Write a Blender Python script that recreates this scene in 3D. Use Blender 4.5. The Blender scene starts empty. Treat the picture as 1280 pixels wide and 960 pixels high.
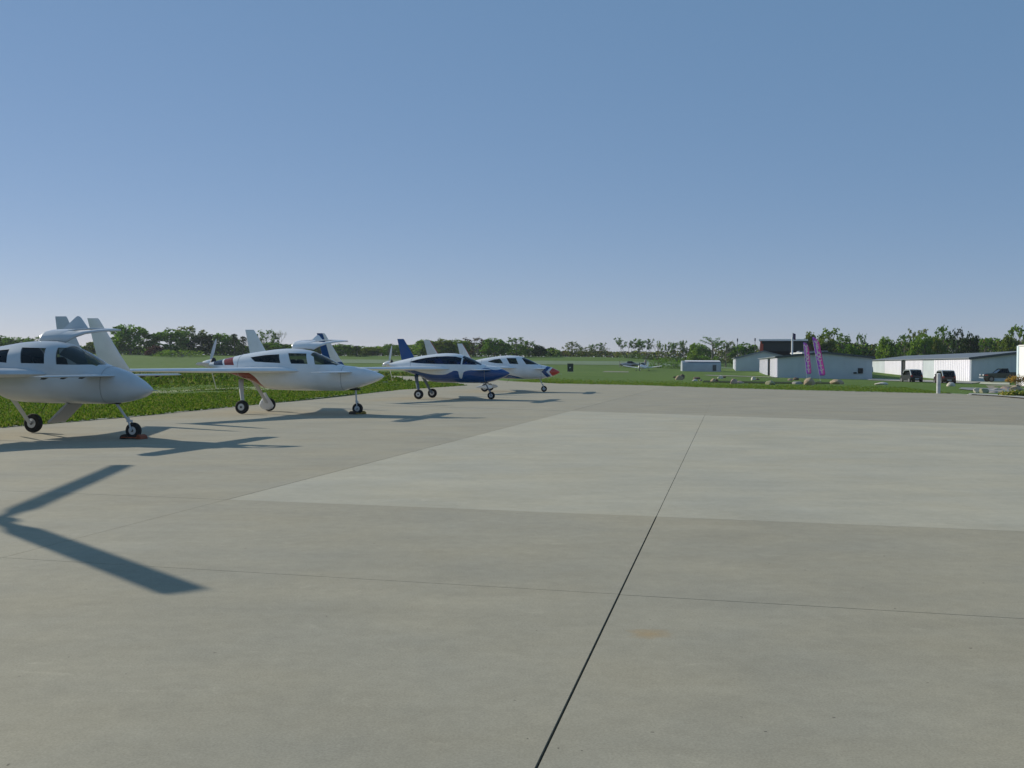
import bpy, bmesh, math, random
import numpy as np
from mathutils import Vector, Matrix, noise
from mathutils.geometry import delaunay_2d_cdt
R = math.radians
PI = math.pi
scene = bpy.context.scene
COL = scene.collection
random.seed(11)

# ------------------------------------------------------------------ camera
F = 1350.0
CAMZ = 1.5
PITCH = R(-1.133)
ROLL = R(0.34)
cam_d = bpy.data.cameras.new('camera')
cam = bpy.data.objects.new('camera', cam_d)
COL.objects.link(cam)
cam_d.sensor_width = 36
cam_d.lens = 36 * F / 1280
cam_d.clip_start = 0.1
cam_d.clip_end = 9000
CM = Matrix.Rotation(PI / 2 + PITCH, 4, 'X') @ Matrix.Rotation(ROLL, 4, 'Z')
cam.matrix_world = Matrix.Translation((0, 0, CAMZ)) @ CM
scene.camera = cam

# ------------------------------------------------------------------ light
SUN_EL, SUN_DIR = 23.0, (-0.84, 0.54)      # direction towards the sun on the ground
w = bpy.data.worlds.new('World')
scene.world = w
w.use_nodes = True
nt = w.node_tree
bg = nt.nodes['Background']
sky = nt.nodes.new('ShaderNodeTexSky')
sky.sky_type = 'NISHITA'
sky.sun_disc = False
sky.sun_elevation = R(SUN_EL)
sky.sun_rotation = math.atan2(SUN_DIR[0], SUN_DIR[1])
sky.air_density = 0.7
sky.dust_density = 0.0
sky.ozone_density = 2.0
wb = nt.nodes.new('ShaderNodeMix')          # clear sky seen through an even veil of haze, the same in every direction
wb.data_type = 'RGBA'; wb.blend_type = 'MULTIPLY'; wb.inputs[0].default_value = 1
wb.inputs[7].default_value = (0.422, 0.301, 0.278, 1)
nt.links.new(sky.outputs[0], wb.inputs[6])
veil = nt.nodes.new('ShaderNodeMix')
veil.data_type = 'RGBA'; veil.blend_type = 'ADD'; veil.inputs[0].default_value = 1; veil.clamp_result = False
veil.inputs[7].default_value = (0.585, 1.345, 2.30, 1)
nt.links.new(wb.outputs[2], veil.inputs[6])
nt.links.new(veil.outputs[2], bg.inputs['Color'])
bg.inputs['Strength'].default_value = 0.11
sl = bpy.data.lights.new('sun', 'SUN')
sl.energy = 3.6
sl.angle = R(0.6)
sl.color = (1.0, 0.94, 0.82)
sun = bpy.data.objects.new('sun', sl)
COL.objects.link(sun)
_h = math.cos(R(SUN_EL)) / math.hypot(*SUN_DIR)
sd = Vector((SUN_DIR[0] * _h, SUN_DIR[1] * _h, math.sin(R(SUN_EL))))
sun.rotation_euler = (-sd).to_track_quat('-Z', 'Y').to_euler()
scene.view_settings.view_transform = 'Standard'
scene.view_settings.look = 'None'
scene.view_settings.exposure = 0.25
scene.view_settings.gamma = 1
scene.cycles.transparent_max_bounces = 24

# ------------------------------------------------------------------ ground maths
def ray(px, py):
    return (CM.to_3x3() @ Vector(((px - 640) / F, -(py - 480) / F, -1))).normalized()

def P(px, py, z=0.0):
    d = ray(px, py)
    t = (z - CAMZ) / d.z
    return Vector((d.x * t, d.y * t, z))

def XD(px, Y, py=455):
    d = ray(px, py)
    return d.x / d.y * Y

def ZD(px, py, Y):
    d = ray(px, py)
    return CAMZ + d.z / d.y * Y

def sst(a, b, x):
    t = min(1, max(0, (x - a) / (b - a)))
    return t * t * (3 - 2 * t)

def g(x, y):
    z = 3.3 * sst(190, 320, y) + 0.0045 * min(max(0, y - 320), 500)
    z *= 1 - 0.8 * sst(25, 60, x) * (1 - sst(260, 420, y))
    z -= 0.55 * math.exp(-((x - 52) / 24.0) ** 2) * sst(62, 115, y) * (1 - sst(150, 230, y))
    if x < -2:
        k = sst(2, 14, -x - 0.22 * max(0, y - 60) * 0) * sst(34, 60, y) * (1 - sst(110, 170, y))
        z += k * (0.55 * noise.noise(Vector((x * 0.10, y * 0.055, 3))) + 0.16 * noise.noise(Vector((x * 0.35, y * 0.25, 8))))
    return z

# ------------------------------------------------------------------ materials
MATS = {}
def nodes_of(m):
    return m.node_tree.nodes, m.node_tree.links

def mat(name, col, rough=0.6, metal=0.0, var=0.0, vscale=4.0, bump=0.0, bscale=30.0, coat=0.0, spec=0.5, stretch=(1, 1, 1), col2=None, thr=(0.35, 0.65)):
    if name in MATS: return MATS[name]
    m = bpy.data.materials.new(name)
    m.use_nodes = True
    N, L = nodes_of(m)
    b = N['Principled BSDF']
    b.inputs['Base Color'].default_value = (*col, 1)
    b.inputs['Roughness'].default_value = rough
    b.inputs['Metallic'].default_value = metal
    b.inputs['Coat Weight'].default_value = coat
    b.inputs['Coat Roughness'].default_value = 0.08
    b.inputs['Specular IOR Level'].default_value = spec
    if var or col2 or bump:
        tc = N.new('ShaderNodeTexCoord')
        mp = N.new('ShaderNodeMapping')
        mp.inputs['Scale'].default_value = stretch
        L.new(tc.outputs['Object'], mp.inputs[0])
    if var or col2:
        n = N.new('ShaderNodeTexNoise')
        n.inputs['Scale'].default_value = vscale
        n.inputs['Detail'].default_value = 6
        n.inputs['Roughness'].default_value = 0.65
        L.new(mp.outputs[0], n.inputs[0])
        mr = N.new('ShaderNodeMapRange')
        mr.inputs[1].default_value = thr[0]
        mr.inputs[2].default_value = thr[1]
        L.new(n.outputs[0], mr.inputs[0])
        mx = N.new('ShaderNodeMix')
        mx.data_type = 'RGBA'
        c2 = col2 if col2 else tuple(c * (1 - var) for c in col)
        c1 = col if col2 else tuple(min(1, c * (1 + var)) for c in col)
        mx.inputs[6].default_value = (*c2, 1)
        mx.inputs[7].default_value = (*c1, 1)
        L.new(mr.outputs[0], mx.inputs[0])
        L.new(mx.outputs[2], b.inputs['Base Color'])
    if bump:
        n2 = N.new('ShaderNodeTexNoise')
        n2.inputs['Scale'].default_value = bscale
        n2.inputs['Detail'].default_value = 5
        L.new(mp.outputs[0], n2.inputs[0])
        bp = N.new('ShaderNodeBump')
        bp.inputs['Strength'].default_value = bump
        bp.inputs['Distance'].default_value = 0.02
        L.new(n2.outputs[0], bp.inputs['Height'])
        L.new(bp.outputs[0], b.inputs['Normal'])
    MATS[name] = m
    return m

def glass(name, tint=(0.25, 0.3, 0.3), k=1.0):
    if name in MATS: return MATS[name]
    m = bpy.data.materials.new(name)
    m.use_nodes = True
    N, L = nodes_of(m)
    N.remove(N['Principled BSDF'])
    out = N['Material Output']
    tr = N.new('ShaderNodeBsdfTransparent'); tr.inputs[0].default_value = (*tint, 1)
    gl = N.new('ShaderNodeBsdfGlossy'); gl.inputs[0].default_value = (0.9, 0.93, 0.95, 1); gl.inputs[1].default_value = 0.04
    fr = N.new('ShaderNodeFresnel'); fr.inputs[0].default_value = 1.4
    mx = N.new('ShaderNodeMixShader')
    L.new(fr.outputs[0], mx.inputs[0]); L.new(tr.outputs[0], mx.inputs[1]); L.new(gl.outputs[0], mx.inputs[2])
    L.new(mx.outputs[0], out.inputs[0])
    MATS[name] = m
    return m

def paint_mat(name, base, regions, rough=0.22):
    """paint on an aircraft; regions: list of (colour, builder) where builder(N,L,x,z,y)->mask socket in object space"""
    m = bpy.data.materials.new(name)
    m.use_nodes = True
    N, L = nodes_of(m)
    b = N['Principled BSDF']
    b.inputs['Roughness'].default_value = rough
    b.inputs['Coat Weight'].default_value = 0.35
    b.inputs['Coat Roughness'].default_value = 0.06
    tc = N.new('ShaderNodeTexCoord')
    sp = N.new('ShaderNodeSeparateXYZ')
    L.new(tc.outputs['Object'], sp.inputs[0])
    x, y, z = sp.outputs[0], sp.outputs[1], sp.outputs[2]
    n = N.new('ShaderNodeTexNoise'); n.inputs['Scale'].default_value = 2.5; n.inputs['Detail'].default_value = 6
    L.new(tc.outputs['Object'], n.inputs[0])
    mr = N.new('ShaderNodeMapRange'); mr.inputs[1].default_value = 0.3; mr.inputs[2].default_value = 0.75
    mr.inputs[3].default_value = 1.0; mr.inputs[4].default_value = 0.86
    L.new(n.outputs[0], mr.inputs[0])
    cur = None
    rgb = N.new('ShaderNodeRGB'); rgb.outputs[0].default_value = (*base, 1)
    cur = rgb.outputs[0]
    for col, fn in regions:
        mk = fn(N, L, x, y, z)
        mx = N.new('ShaderNodeMix'); mx.data_type = 'RGBA'
        L.new(mk, mx.inputs[0]); L.new(cur, mx.inputs[6]); mx.inputs[7].default_value = (*col, 1)
        cur = mx.outputs[2]
    vm = N.new('ShaderNodeMix'); vm.data_type = 'RGBA'; vm.blend_type = 'MULTIPLY'; vm.inputs[0].default_value = 1
    L.new(cur, vm.inputs[6]); L.new(mr.outputs[0], vm.inputs[7])
    L.new(vm.outputs[2], b.inputs['Base Color'])
    return m

def mth(N, L, op, a, b=None):
    n = N.new('ShaderNodeMath'); n.operation = op
    for i, v in enumerate((a, b)):
        if v is None: continue
        if isinstance(v, (int, float)): n.inputs[i].default_value = v
        else: L.new(v, n.inputs[i])
    return n.outputs[0]

def below_curve(pts, x0, x1, z0, z1):
    """mask = z below a polyline z(x)"""
    def fn(N, L, x, y, z):
        mr = N.new('ShaderNodeMapRange'); mr.inputs[1].default_value = x0; mr.inputs[2].default_value = x1
        L.new(x, mr.inputs[0])
        fc = N.new('ShaderNodeFloatCurve')
        c = fc.mapping.curves[0]
        P2 = [((px - x0) / (x1 - x0), (pz - z0) / (z1 - z0)) for px, pz in pts]
        c.points[0].location = P2[0]; c.points[1].location = P2[-1]
        for p in P2[1:-1]: c.points.new(*p)
        fc.mapping.update()
        L.new(mr.outputs[0], fc.inputs[1])
        zz = N.new('ShaderNodeMapRange'); zz.inputs[1].default_value = z0; zz.inputs[2].default_value = z1
        L.new(z, zz.inputs[0])
        return mth(N, L, 'LESS_THAN', zz.outputs[0], fc.outputs[0])
    return fn

def band(slope, a, b, zmin, zmax):
    """mask for a < x + slope*z < b and zmin<z<zmax"""
    def fn(N, L, x, y, z):
        s = mth(N, L, 'ADD', x, mth(N, L, 'MULTIPLY', z, slope))
        m1 = mth(N, L, 'MULTIPLY', mth(N, L, 'GREATER_THAN', s, a), mth(N, L, 'LESS_THAN', s, b))
        m2 = mth(N, L, 'MULTIPLY', mth(N, L, 'GREATER_THAN', z, zmin), mth(N, L, 'LESS_THAN', z, zmax))
        return mth(N, L, 'MULTIPLY', m1, m2)
    return fn

def chevron(a, b, zc, k):
    """a < x - k*|z-zc| < b"""
    def fn(N, L, x, y, z):
        d = mth(N, L, 'ABSOLUTE', mth(N, L, 'SUBTRACT', z, zc))
        s = mth(N, L, 'SUBTRACT', x, mth(N, L, 'MULTIPLY', d, k))
        return mth(N, L, 'MULTIPLY', mth(N, L, 'GREATER_THAN', s, a), mth(N, L, 'LESS_THAN', s, b))
    return fn

def concrete(name, col, spots=()):
    m = bpy.data.materials.new(name)
    m.use_nodes = True
    N, L = nodes_of(m)
    b = N['Principled BSDF']
    b.inputs['Roughness'].default_value = 0.9
    b.inputs['Specular IOR Level'].default_value = 0.25
    tc = N.new('ShaderNodeTexCoord')
    def nz(scale, lo, hi, a, bb, st=(1, 1, 1), rot=0, det=6, rg=0.6, dist=0.0):
        mp = N.new('ShaderNodeMapping'); mp.inputs['Scale'].default_value = st; mp.inputs['Rotation'].default_value = (0, 0, rot)
        L.new(tc.outputs['Object'], mp.inputs[0])
        n = N.new('ShaderNodeTexNoise'); n.inputs['Scale'].default_value = scale; n.inputs['Detail'].default_value = det; n.inputs['Roughness'].default_value = rg; n.inputs['Distortion'].default_value = dist
        L.new(mp.outputs[0], n.inputs[0])
        r = N.new('ShaderNodeMapRange'); r.inputs[1].default_value = lo; r.inputs[2].default_value = hi; r.inputs[3].default_value = a; r.inputs[4].default_value = bb
        L.new(n.outputs[0], r.inputs[0])
        return r.outputs[0], n.outputs[0]
    v1, _ = nz(0.7, 0.3, 0.7, 0.92, 1.07, (1, 1, 1), 0, 8, 0.7)
    v2, _ = nz(1.3, 0.3, 0.7, 0.95, 1.05, (0.6, 1.7, 1), R(-24))
    v3, _ = nz(1.9, 0.60, 0.69, 1.0, 1.12, (1.0, 1.8, 1), R(20), 9, 0.70, 1.6)
    v4, h4 = nz(95, 0.25, 0.75, 0.82, 1.18, (1, 1, 1), 0, 3, 0.7)
    v5, _ = nz(9, 0.3, 0.7, 0.95, 1.05)
    v7, _ = nz(0.28, 0.35, 0.65, 0.95, 1.04)
    v6, _ = nz(21, 0.765, 0.785, 1.0, 0.45, (1, 1, 1), 0.4, 2, 0.4)
    cur = v1
    for v in (v2, v3, v4, v5, v6, v7):
        cur = mth(N, L, 'MULTIPLY', cur, v)
    # warm / cool drift
    hue, _ = nz(0.55, 0.35, 0.65, 0, 1)
    cm = N.new('ShaderNodeMix'); cm.data_type = 'RGBA'
    cm.inputs[6].default_value = (col[0] * 0.985, col[1] * 0.995, col[2] * 1.03, 1)
    cm.inputs[7].default_value = (col[0] * 1.025, col[1] * 1.0, col[2] * 0.97, 1)
    L.new(hue, cm.inputs[0])
    base = cm.outputs[2]
    for (sx, sy, sr, sc) in spots:
        gp = N.new('ShaderNodeVectorMath'); gp.operation = 'SUBTRACT'; gp.inputs[1].default_value = (sx, sy, 0)
        L.new(tc.outputs['Object'], gp.inputs[0])
        ns = N.new('ShaderNodeTexNoise'); ns.inputs['Scale'].default_value = 12
        L.new(tc.outputs['Object'], ns.inputs[0])
        ln = N.new('ShaderNodeVectorMath'); ln.operation = 'LENGTH'
        L.new(gp.outputs[0], ln.inputs[0])
        dd = mth(N, L, 'ADD', ln.outputs['Value'], mth(N, L, 'MULTIPLY', ns.outputs[0], sr))
        mk = N.new('ShaderNodeMapRange'); mk.inputs[1].default_value = sr * 1.35; mk.inputs[2].default_value = sr * 0.55; mk.inputs[3].default_value = 0; mk.inputs[4].default_value = 0.6
        L.new(dd, mk.inputs[0])
        mx = N.new('ShaderNodeMix'); mx.data_type = 'RGBA'
        L.new(mk.outputs[0], mx.inputs[0]); L.new(base, mx.inputs[6]); mx.inputs[7].default_value = (*sc, 1)
        base = mx.outputs[2]
    vm = N.new('ShaderNodeMix'); vm.data_type = 'RGBA'; vm.blend_type = 'MULTIPLY'; vm.inputs[0].default_value = 1
    L.new(base, vm.inputs[6]); L.new(cur, vm.inputs[7])
    L.new(vm.outputs[2], b.inputs['Base Color'])
    bp = N.new('ShaderNodeBump'); bp.inputs['Strength'].default_value = 0.12; bp.inputs['Distance'].default_value = 0.004
    L.new(h4, bp.inputs['Height']); L.new(bp.outputs[0], b.inputs['Normal'])
    return m

# ------------------------------------------------------------------ object helpers
def link(o, parent=None):
    COL.objects.link(o)
    if parent: o.parent = parent
    return o

def tag(o, label=None, cat=None, group=None, kind=None):
    if label: o['label'] = label
    if cat: o['category'] = cat
    if group: o['group'] = group
    if kind: o['kind'] = kind
    return o

def thing(name, loc, rz=0, label=None, cat=None, group=None):
    o = bpy.data.objects.new(name, None)
    o.empty_display_size = 0.3
    o.location = loc
    o.rotation_euler = (0, 0, rz)
    COL.objects.link(o)
    return tag(o, label, cat, group)

class MB:
    def __init__(s): s.v = []; s.f = []
    def add(s, v, f):
        n = len(s.v); s.v += [tuple(p) for p in v]; s.f += [tuple(i + n for i in q) for q in f]
        return s
    def box(s, x0, x1, y0, y1, z0, z1):
        return s.add([(x0, y0, z0), (x1, y0, z0), (x1, y1, z0), (x0, y1, z0), (x0, y0, z1), (x1, y0, z1), (x1, y1, z1), (x0, y1, z1)],
                     [(0, 3, 2, 1), (4, 5, 6, 7), (0, 1, 5, 4), (1, 2, 6, 5), (2, 3, 7, 6), (3, 0, 4, 7)])
    def tube(s, a, b, r0, r1=None, n=8, sq=1.0):
        a = Vector(a); b = Vector(b); r1 = r0 if r1 is None else r1
        d = (b - a).normalized()
        u = d.orthogonal().normalized() if abs(d.z) > 0.9 or abs(d.y) > 0.9 else d.cross(Vector((0, 0, 1))).normalized()
        w2 = d.cross(u)
        v = []
        for p, r in ((a, r0), (b, r1)):
            for i in range(n):
                t = 2 * PI * i / n
                v.append(p + u * math.cos(t) * r + w2 * math.sin(t) * r * sq)
        f = [(i, (i + 1) % n, n + (i + 1) % n, n + i) for i in range(n)]
        f += [tuple(range(n))[::-1], tuple(range(n, 2 * n))]
        return s.add(v, f)
    def rings(s, rings, cap=True):
        n = len(rings[0]); v = [p for r in rings for p in r]
        f = []
        for k in range(len(rings) - 1):
            for i in range(n):
                a = k * n + i; b = k * n + (i + 1) % n
                f.append((a, b, b + n, a + n))
        if cap:
            f.append(tuple(range(n))[::-1]); f.append(tuple(range((len(rings) - 1) * n, len(rings) * n)))
        return s.add(v, f)
    def prism(s, poly, axis, a, b):
        """poly of 2D points; extruded along axis between a and b. axis 'y': poly=(x,z); 'z': (x,y); 'x': (y,z)"""
        def mk(p, t):
            return (p[0], t, p[1]) if axis == 'y' else ((p[0], p[1], t) if axis == 'z' else (t, p[0], p[1]))
        n = len(poly)
        v = [mk(p, a) for p in poly] + [mk(p, b) for p in poly]
        f = [tuple(range(n)), tuple(range(n, 2 * n))[::-1]] + [(i, n + i, n + (i + 1) % n, (i + 1) % n) for i in range(n)]
        return s.add(v, f)
    def lathe(s, prof, c, axis='y', n=20):
        """prof list of (t along axis, r)"""
        rings = []
        for t, r in prof:
            ring = []
            for i in range(n):
                a = 2 * PI * i / n
                if axis == 'y': ring.append((c[0] + r * math.cos(a), c[1] + t, c[2] + r * math.sin(a)))
                elif axis == 'x': ring.append((c[0] + t, c[1] + r * math.cos(a), c[2] + r * math.sin(a)))
                else: ring.append((c[0] + r * math.cos(a), c[1] + r * math.sin(a), c[2] + t))
            rings.append(ring)
        return s.rings(rings)
    def mesh(s, name, smooth=None, fix=True):
        me = bpy.data.meshes.new(name)
        me.from_pydata(s.v, [], s.f)
        me.validate()
        if fix:
            bm = bmesh.new(); bm.from_mesh(me)
            bmesh.ops.remove_doubles(bm, verts=bm.verts, dist=1e-5)
            bmesh.ops.recalc_face_normals(bm, faces=bm.faces)
            bm.to_mesh(me); bm.free()
        if smooth is not None:
            for p in me.polygons: p.use_smooth = True
            me.set_sharp_from_angle(angle=R(smooth))
        return me
    def build(s, name, m, parent=None, smooth=None, bevel=0, loc=None, label=None):
        me = s.mesh(name, smooth)
        me.materials.append(m)
        if bevel:
            bm = bmesh.new(); bm.from_mesh(me)
            es = [e for e in bm.edges if len(e.link_faces) == 2 and e.calc_face_angle(0) > 0.6]
            bmesh.ops.bevel(bm, geom=es, offset=bevel, segments=2, affect='EDGES', clamp_overlap=True)
            bm.to_mesh(me); bm.free()
        o = link(bpy.data.objects.new(name, me), parent)
        if loc: o.location = loc
        if label: o['label'] = label
        return o

def copy_tree(o, parent=None):
    c = o.copy(); COL.objects.link(c)
    if parent: c.parent = parent
    for ch in list(o.children): copy_tree(ch, c)
    return c

def boolean(me, cutter_me, op='DIFFERENCE'):
    a = bpy.data.objects.new('bool_tmp', me); b = bpy.data.objects.new('bool_tmp', cutter_me)
    COL.objects.link(a); COL.objects.link(b)
    md = a.modifiers.new('b', 'BOOLEAN'); md.object = b; md.operation = op; md.solver = 'EXACT'
    dg = bpy.context.evaluated_depsgraph_get(); dg.update()
    r = bpy.data.meshes.new_from_object(a.evaluated_get(dg))
    bpy.data.objects.remove(a); bpy.data.objects.remove(b)
    return r

# ------------------------------------------------------------------ apron of concrete slabs
left_edge = [P(0, 534.7), P(160, 521.5), P(295, 508.4), P(400, 498.3), P(499, 487.3), P(560, 483.4), P(583, 481.8)]
d0 = (left_edge[0] - left_edge[1]).normalized()
start = left_edge[0] + d0 * 42
apron = [start] + left_edge + [P(566, 479.6), P(530, 476.2), P(500, 474.2), P(470, 472.2), P(420, 470.6), P(300, 469.6)]
apron += [P(300, 467.2), P(420, 468.4), P(479, 469.6), P(520, 470.6), P(560, 472.2), P(600, 474.3), P(640, 476.6), P(700, 479.6), P(800, 481.6), P(900, 485), P(1000, 487.7), P(1100, 490.2), P(1190, 492.2), P(1225, 494.0), P(1280, 496.8), P(1400, 503)]
apron += [Vector((60, 30, 0)), Vector((60, -12, 0)), Vector((start.x, -14, 0))]
apron2 = [(p.x, p.y) for p in apron]

def lineof(a, b):
    d = (b[0] - a[0], b[1] - a[1]); l = math.hypot(*d)
    n = (-d[1] / l, d[0] / l)
    return n, n[0] * a[0] + n[1] * a[1]

def clip(poly, n, c, off):
    """keep n.p >= c+off"""
    out = []
    for i in range(len(poly)):
        a = poly[i]; b = poly[(i + 1) % len(poly)]
        da = n[0] * a[0] + n[1] * a[1] - c - off; db = n[0] * b[0] + n[1] * b[1] - c - off
        if da >= 0: out.append(a)
        if (da >= 0) != (db >= 0):
            t = da / (da - db); out.append((a[0] + (b[0] - a[0]) * t, a[1] + (b[1] - a[1]) * t))
    return out

def gl(px1, py1, px2, py2):
    a = P(px1, py1); b = P(px2, py2)
    return lineof((a.x, a.y), (b.x, b.y))
# long joints (normals point left), cross joints (normals point away from camera)
JA = gl(100, 672, 710, 514.5)
JM = gl(706, 885, 880, 521)
def shift(j, d): return (j[0], j[1] + d)
JB = shift(JM, -26.0); JC = shift(JA, 10.5)
JM2 = (tuple(-c for c in JM[0]), -JM[1])
longs = [JC, JA, JM, JB]            # from left to right
c1 = gl(250, 712, 1280, 773); c2 = gl(300, 625, 1280, 664); c3 = gl(600, 556, 1000, 571); c4 = gl(720, 514, 1280, 531.5)
c0 = shift(c1, -3.7); cm1 = shift(c0, -3.7)
crosses = [cm1, c0, c1, c2, c3, c4]
DARK = (0.372, 0.336, 0.245); LIGHT = (0.455, 0.420, 0.315); FAR = (0.355, 0.322, 0.238)
rp = P(812, 792)
m_dark = concrete('concrete_weathered', DARK, [(rp.x, rp.y, 0.16, (0.42, 0.27, 0.11))])
m_light = concrete('concrete_pale', LIGHT)
m_far = concrete('concrete_far', FAR)
m_joint = mat('joint_dirt', (0.035, 0.03, 0.022), 0.95)
base = MB().add([(x, y, -0.035) for x, y in apron2], [tuple(range(len(apron2)))]).build('concrete_apron', m_joint)
tag(base, kind='structure')
# cell = region between neighbouring long joints and neighbouring cross joints
GAPL = {0: 0.004, 1: 0.009, 2: 0.0085, 3: 0.006}
def gapl(i, r):
    if i == 2: return 0.0055 if r < 4 else (0.003 if r < 6 else 0.001)
    return GAPL[i] if r < 6 else 0.002
GAPC = {0: 0.004, 1: 0.003, 2: 0.0035, 3: 0.002, 4: 0.002, 5: 0.003}
for ci in range(len(longs) + 1):
    for ri in range(len(crosses) + 1):
        poly = apron2
        if ci > 0:
            n, c = longs[ci - 1]; poly = clip(poly, (-n[0], -n[1]), -c, gapl(ci - 1, ri))
        if ci < len(longs):
            n, c = longs[ci]; poly = clip(poly, n, c, gapl(ci, ri))
        if ri > 0:
            n, c = crosses[ri - 1]
            if n[1] < 0: n, c = (-n[0], -n[1]), -c
            poly = clip(poly, n, c, GAPC[ri - 1])
        if ri < len(crosses):
            n, c = crosses[ri]
            if n[1] < 0: n, c = (-n[0], -n[1]), -c
            poly = clip(poly, (-n[0], -n[1]), -c, GAPC[ri])
        if len(poly) < 3: continue
        A = abs(sum(poly[i][0] * poly[(i + 1) % len(poly)][1] - poly[(i + 1) % len(poly)][0] * poly[i][1] for i in range(len(poly)))) / 2
        if A < 0.3: continue
        left = ci <= 1
        m = m_dark
        if ri in (4, 5) and not left: m = m_light
        if ri == 6: m = m_far
        if left and ri >= 4: m = m_dark
        MB().prism(poly, 'z', -0.034, random.uniform(-0.002, 0.002)).build('slab', m, base)

# ------------------------------------------------------------------ grass field
def grass_ground():
    m = bpy.data.materials.new('grass_ground'); m.use_nodes = True
    N, L = nodes_of(m); b = N['Principled BSDF']
    b.inputs['Roughness'].default_value = 0.95; b.inputs['Specular IOR Level'].default_value = 0.1
    tc = N.new('ShaderNodeTexCoord')
    def nz(sc, st, lo, hi, det=6):
        mp = N.new('ShaderNodeMapping'); mp.inputs['Scale'].default_value = st
        L.new(tc.outputs['Object'], mp.inputs[0])
        n = N.new('ShaderNodeTexNoise'); n.inputs['Scale'].default_value = sc; n.inputs['Detail'].default_value = det; n.inputs['Roughness'].default_value = 0.7
        L.new(mp.outputs[0], n.inputs[0])
        r = N.new('ShaderNodeMapRange'); r.inputs[1].default_value = lo; r.inputs[2].default_value = hi
        L.new(n.outputs[0], r.inputs[0]); return r.outputs[0]
    a = nz(0.09, (1, 0.35, 1), 0.3, 0.7); c = nz(0.8, (1, 0.4, 1), 0.25, 0.75); d = nz(7, (1, 1, 1), 0.3, 0.7)
    m1 = N.new('ShaderNodeMix'); m1.data_type = 'RGBA'; m1.inputs[6].default_value = (0.096, 0.178, 0.028, 1); m1.inputs[7].default_value = (0.155, 0.235, 0.045, 1)
    L.new(a, m1.inputs[0])
    m2 = N.new('ShaderNodeMix'); m2.data_type = 'RGBA'; m2.inputs[7].default_value = (0.180, 0.225, 0.070, 1)
    L.new(mth(N, L, 'MULTIPLY', c, 0.45), m2.inputs[0]); L.new(m1.outputs[2], m2.inputs[6])
    m3 = N.new('ShaderNodeMix'); m3.data_type = 'RGBA'; m3.inputs[7].default_value = (0.045, 0.085, 0.016, 1)
    L.new(mth(N, L, 'MULTIPLY', d, 0.5), m3.inputs[0]); L.new(m2.outputs[2], m3.inputs[6])
    L.new(m3.outputs[2], b.inputs['Base Color'])
    bp = N.new('ShaderNodeBump'); bp.inputs['Strength'].default_value = 0.8; bp.inputs['Distance'].default_value = 0.08
    nb = N.new('ShaderNodeTexNoise'); nb.inputs['Scale'].default_value = 5; nb.inputs['Detail'].default_value = 8
    L.new(tc.outputs['Object'], nb.inputs[0]); L.new(nb.outputs[0], bp.inputs['Height']); L.new(bp.outputs[0], b.inputs['Normal'])
    return m
m_grass = grass_ground()

def in_poly(x, y, poly=apron2):
    c = False; j = len(poly) - 1
    for i in range(len(poly)):
        xi, yi = poly[i]; xj, yj = poly[j]
        if (yi > y) != (yj > y) and x < (xj - xi) * (y - yi) / (yj - yi) + xi: c = not c
        j = i
    return c

# finer boundary loop
loop = []
for i in range(len(apron2)):
    a = apron2[i]; b = apron2[(i + 1) % len(apron2)]
    n = max(1, int(math.hypot(b[0] - a[0], b[1] - a[1]) / 1.5))
    for k in range(n):
        loop.append((a[0] + (b[0] - a[0]) * k / n, a[1] + (b[1] - a[1]) * k / n))
pts = [Vector(p) for p in loop]; nl = len(pts)
def near_loop(x, y, d):
    return any(abs(x - p[0]) < d and abs(y - p[1]) < d for p in loop)
ys = list(np.arange(-14, 60, 3.0)) + list(np.arange(60, 150, 3.0)) + list(np.arange(150, 320, 8)) + list(np.arange(320, 700, 25)) + list(np.arange(700, 3200, 200))
for y in ys:
    sp = 3.0 if y < 150 else (8 if y < 320 else (25 if y < 700 else 200))
    W = 90 if y < 150 else (200 if y < 320 else (450 if y < 700 else 2400))
    for x in np.arange(-W, W + 1, sp):
        xx, yy = float(x + random.uniform(-.3, .3) * sp * .5), float(y + random.uniform(-.3, .3) * sp * .5)
        if y < 100 and (in_poly(xx, yy) or near_loop(xx, yy, 0.6)): continue
        pts.append(Vector((xx, yy)))
for x, y in ((-2500, -400), (2500, -400), (2500, 3300), (-2500, 3300), (-400, -400), (400, -400), (-600, 0), (600, 0)): pts.append(Vector((x, y)))
edges = [(i, (i + 1) % nl) for i in range(nl)]
vo, eo, fo, *_ = delaunay_2d_cdt(pts, edges, [], 0, 1e-4)
gv = []
loopset = {(round(p[0], 3), round(p[1], 3)) for p in loop}
for p in vo:
    onb = (round(p.x, 3), round(p.y, 3)) in loopset
    gv.append((p.x, p.y, g(p.x, p.y) + (0.02 if not onb else 0.012 + 0.01 * random.random())))
gf = []
for f in fo:
    cx = sum(vo[i].x for i in f) / len(f); cy = sum(vo[i].y for i in f) / len(f)
    if not in_poly(cx, cy): gf.append(tuple(f))
mb = MB(); mb.v = gv; mb.f = gf
n0 = len(gv)
lo = [(x, y, -0.04) for x, y in loop]
top = [(x, y, g(x, y) + 0.012) for x, y in loop]
mb.add(top + lo, [(i, (i + 1) % nl, nl + (i + 1) % nl, nl + i) for i in range(nl)])
me = mb.mesh('grass_field', None, True)
for p in me.polygons: p.use_smooth = True
me.materials.append(m_grass)
gobj = link(bpy.data.objects.new('grass_field', me)); tag(gobj, kind='structure')

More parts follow.
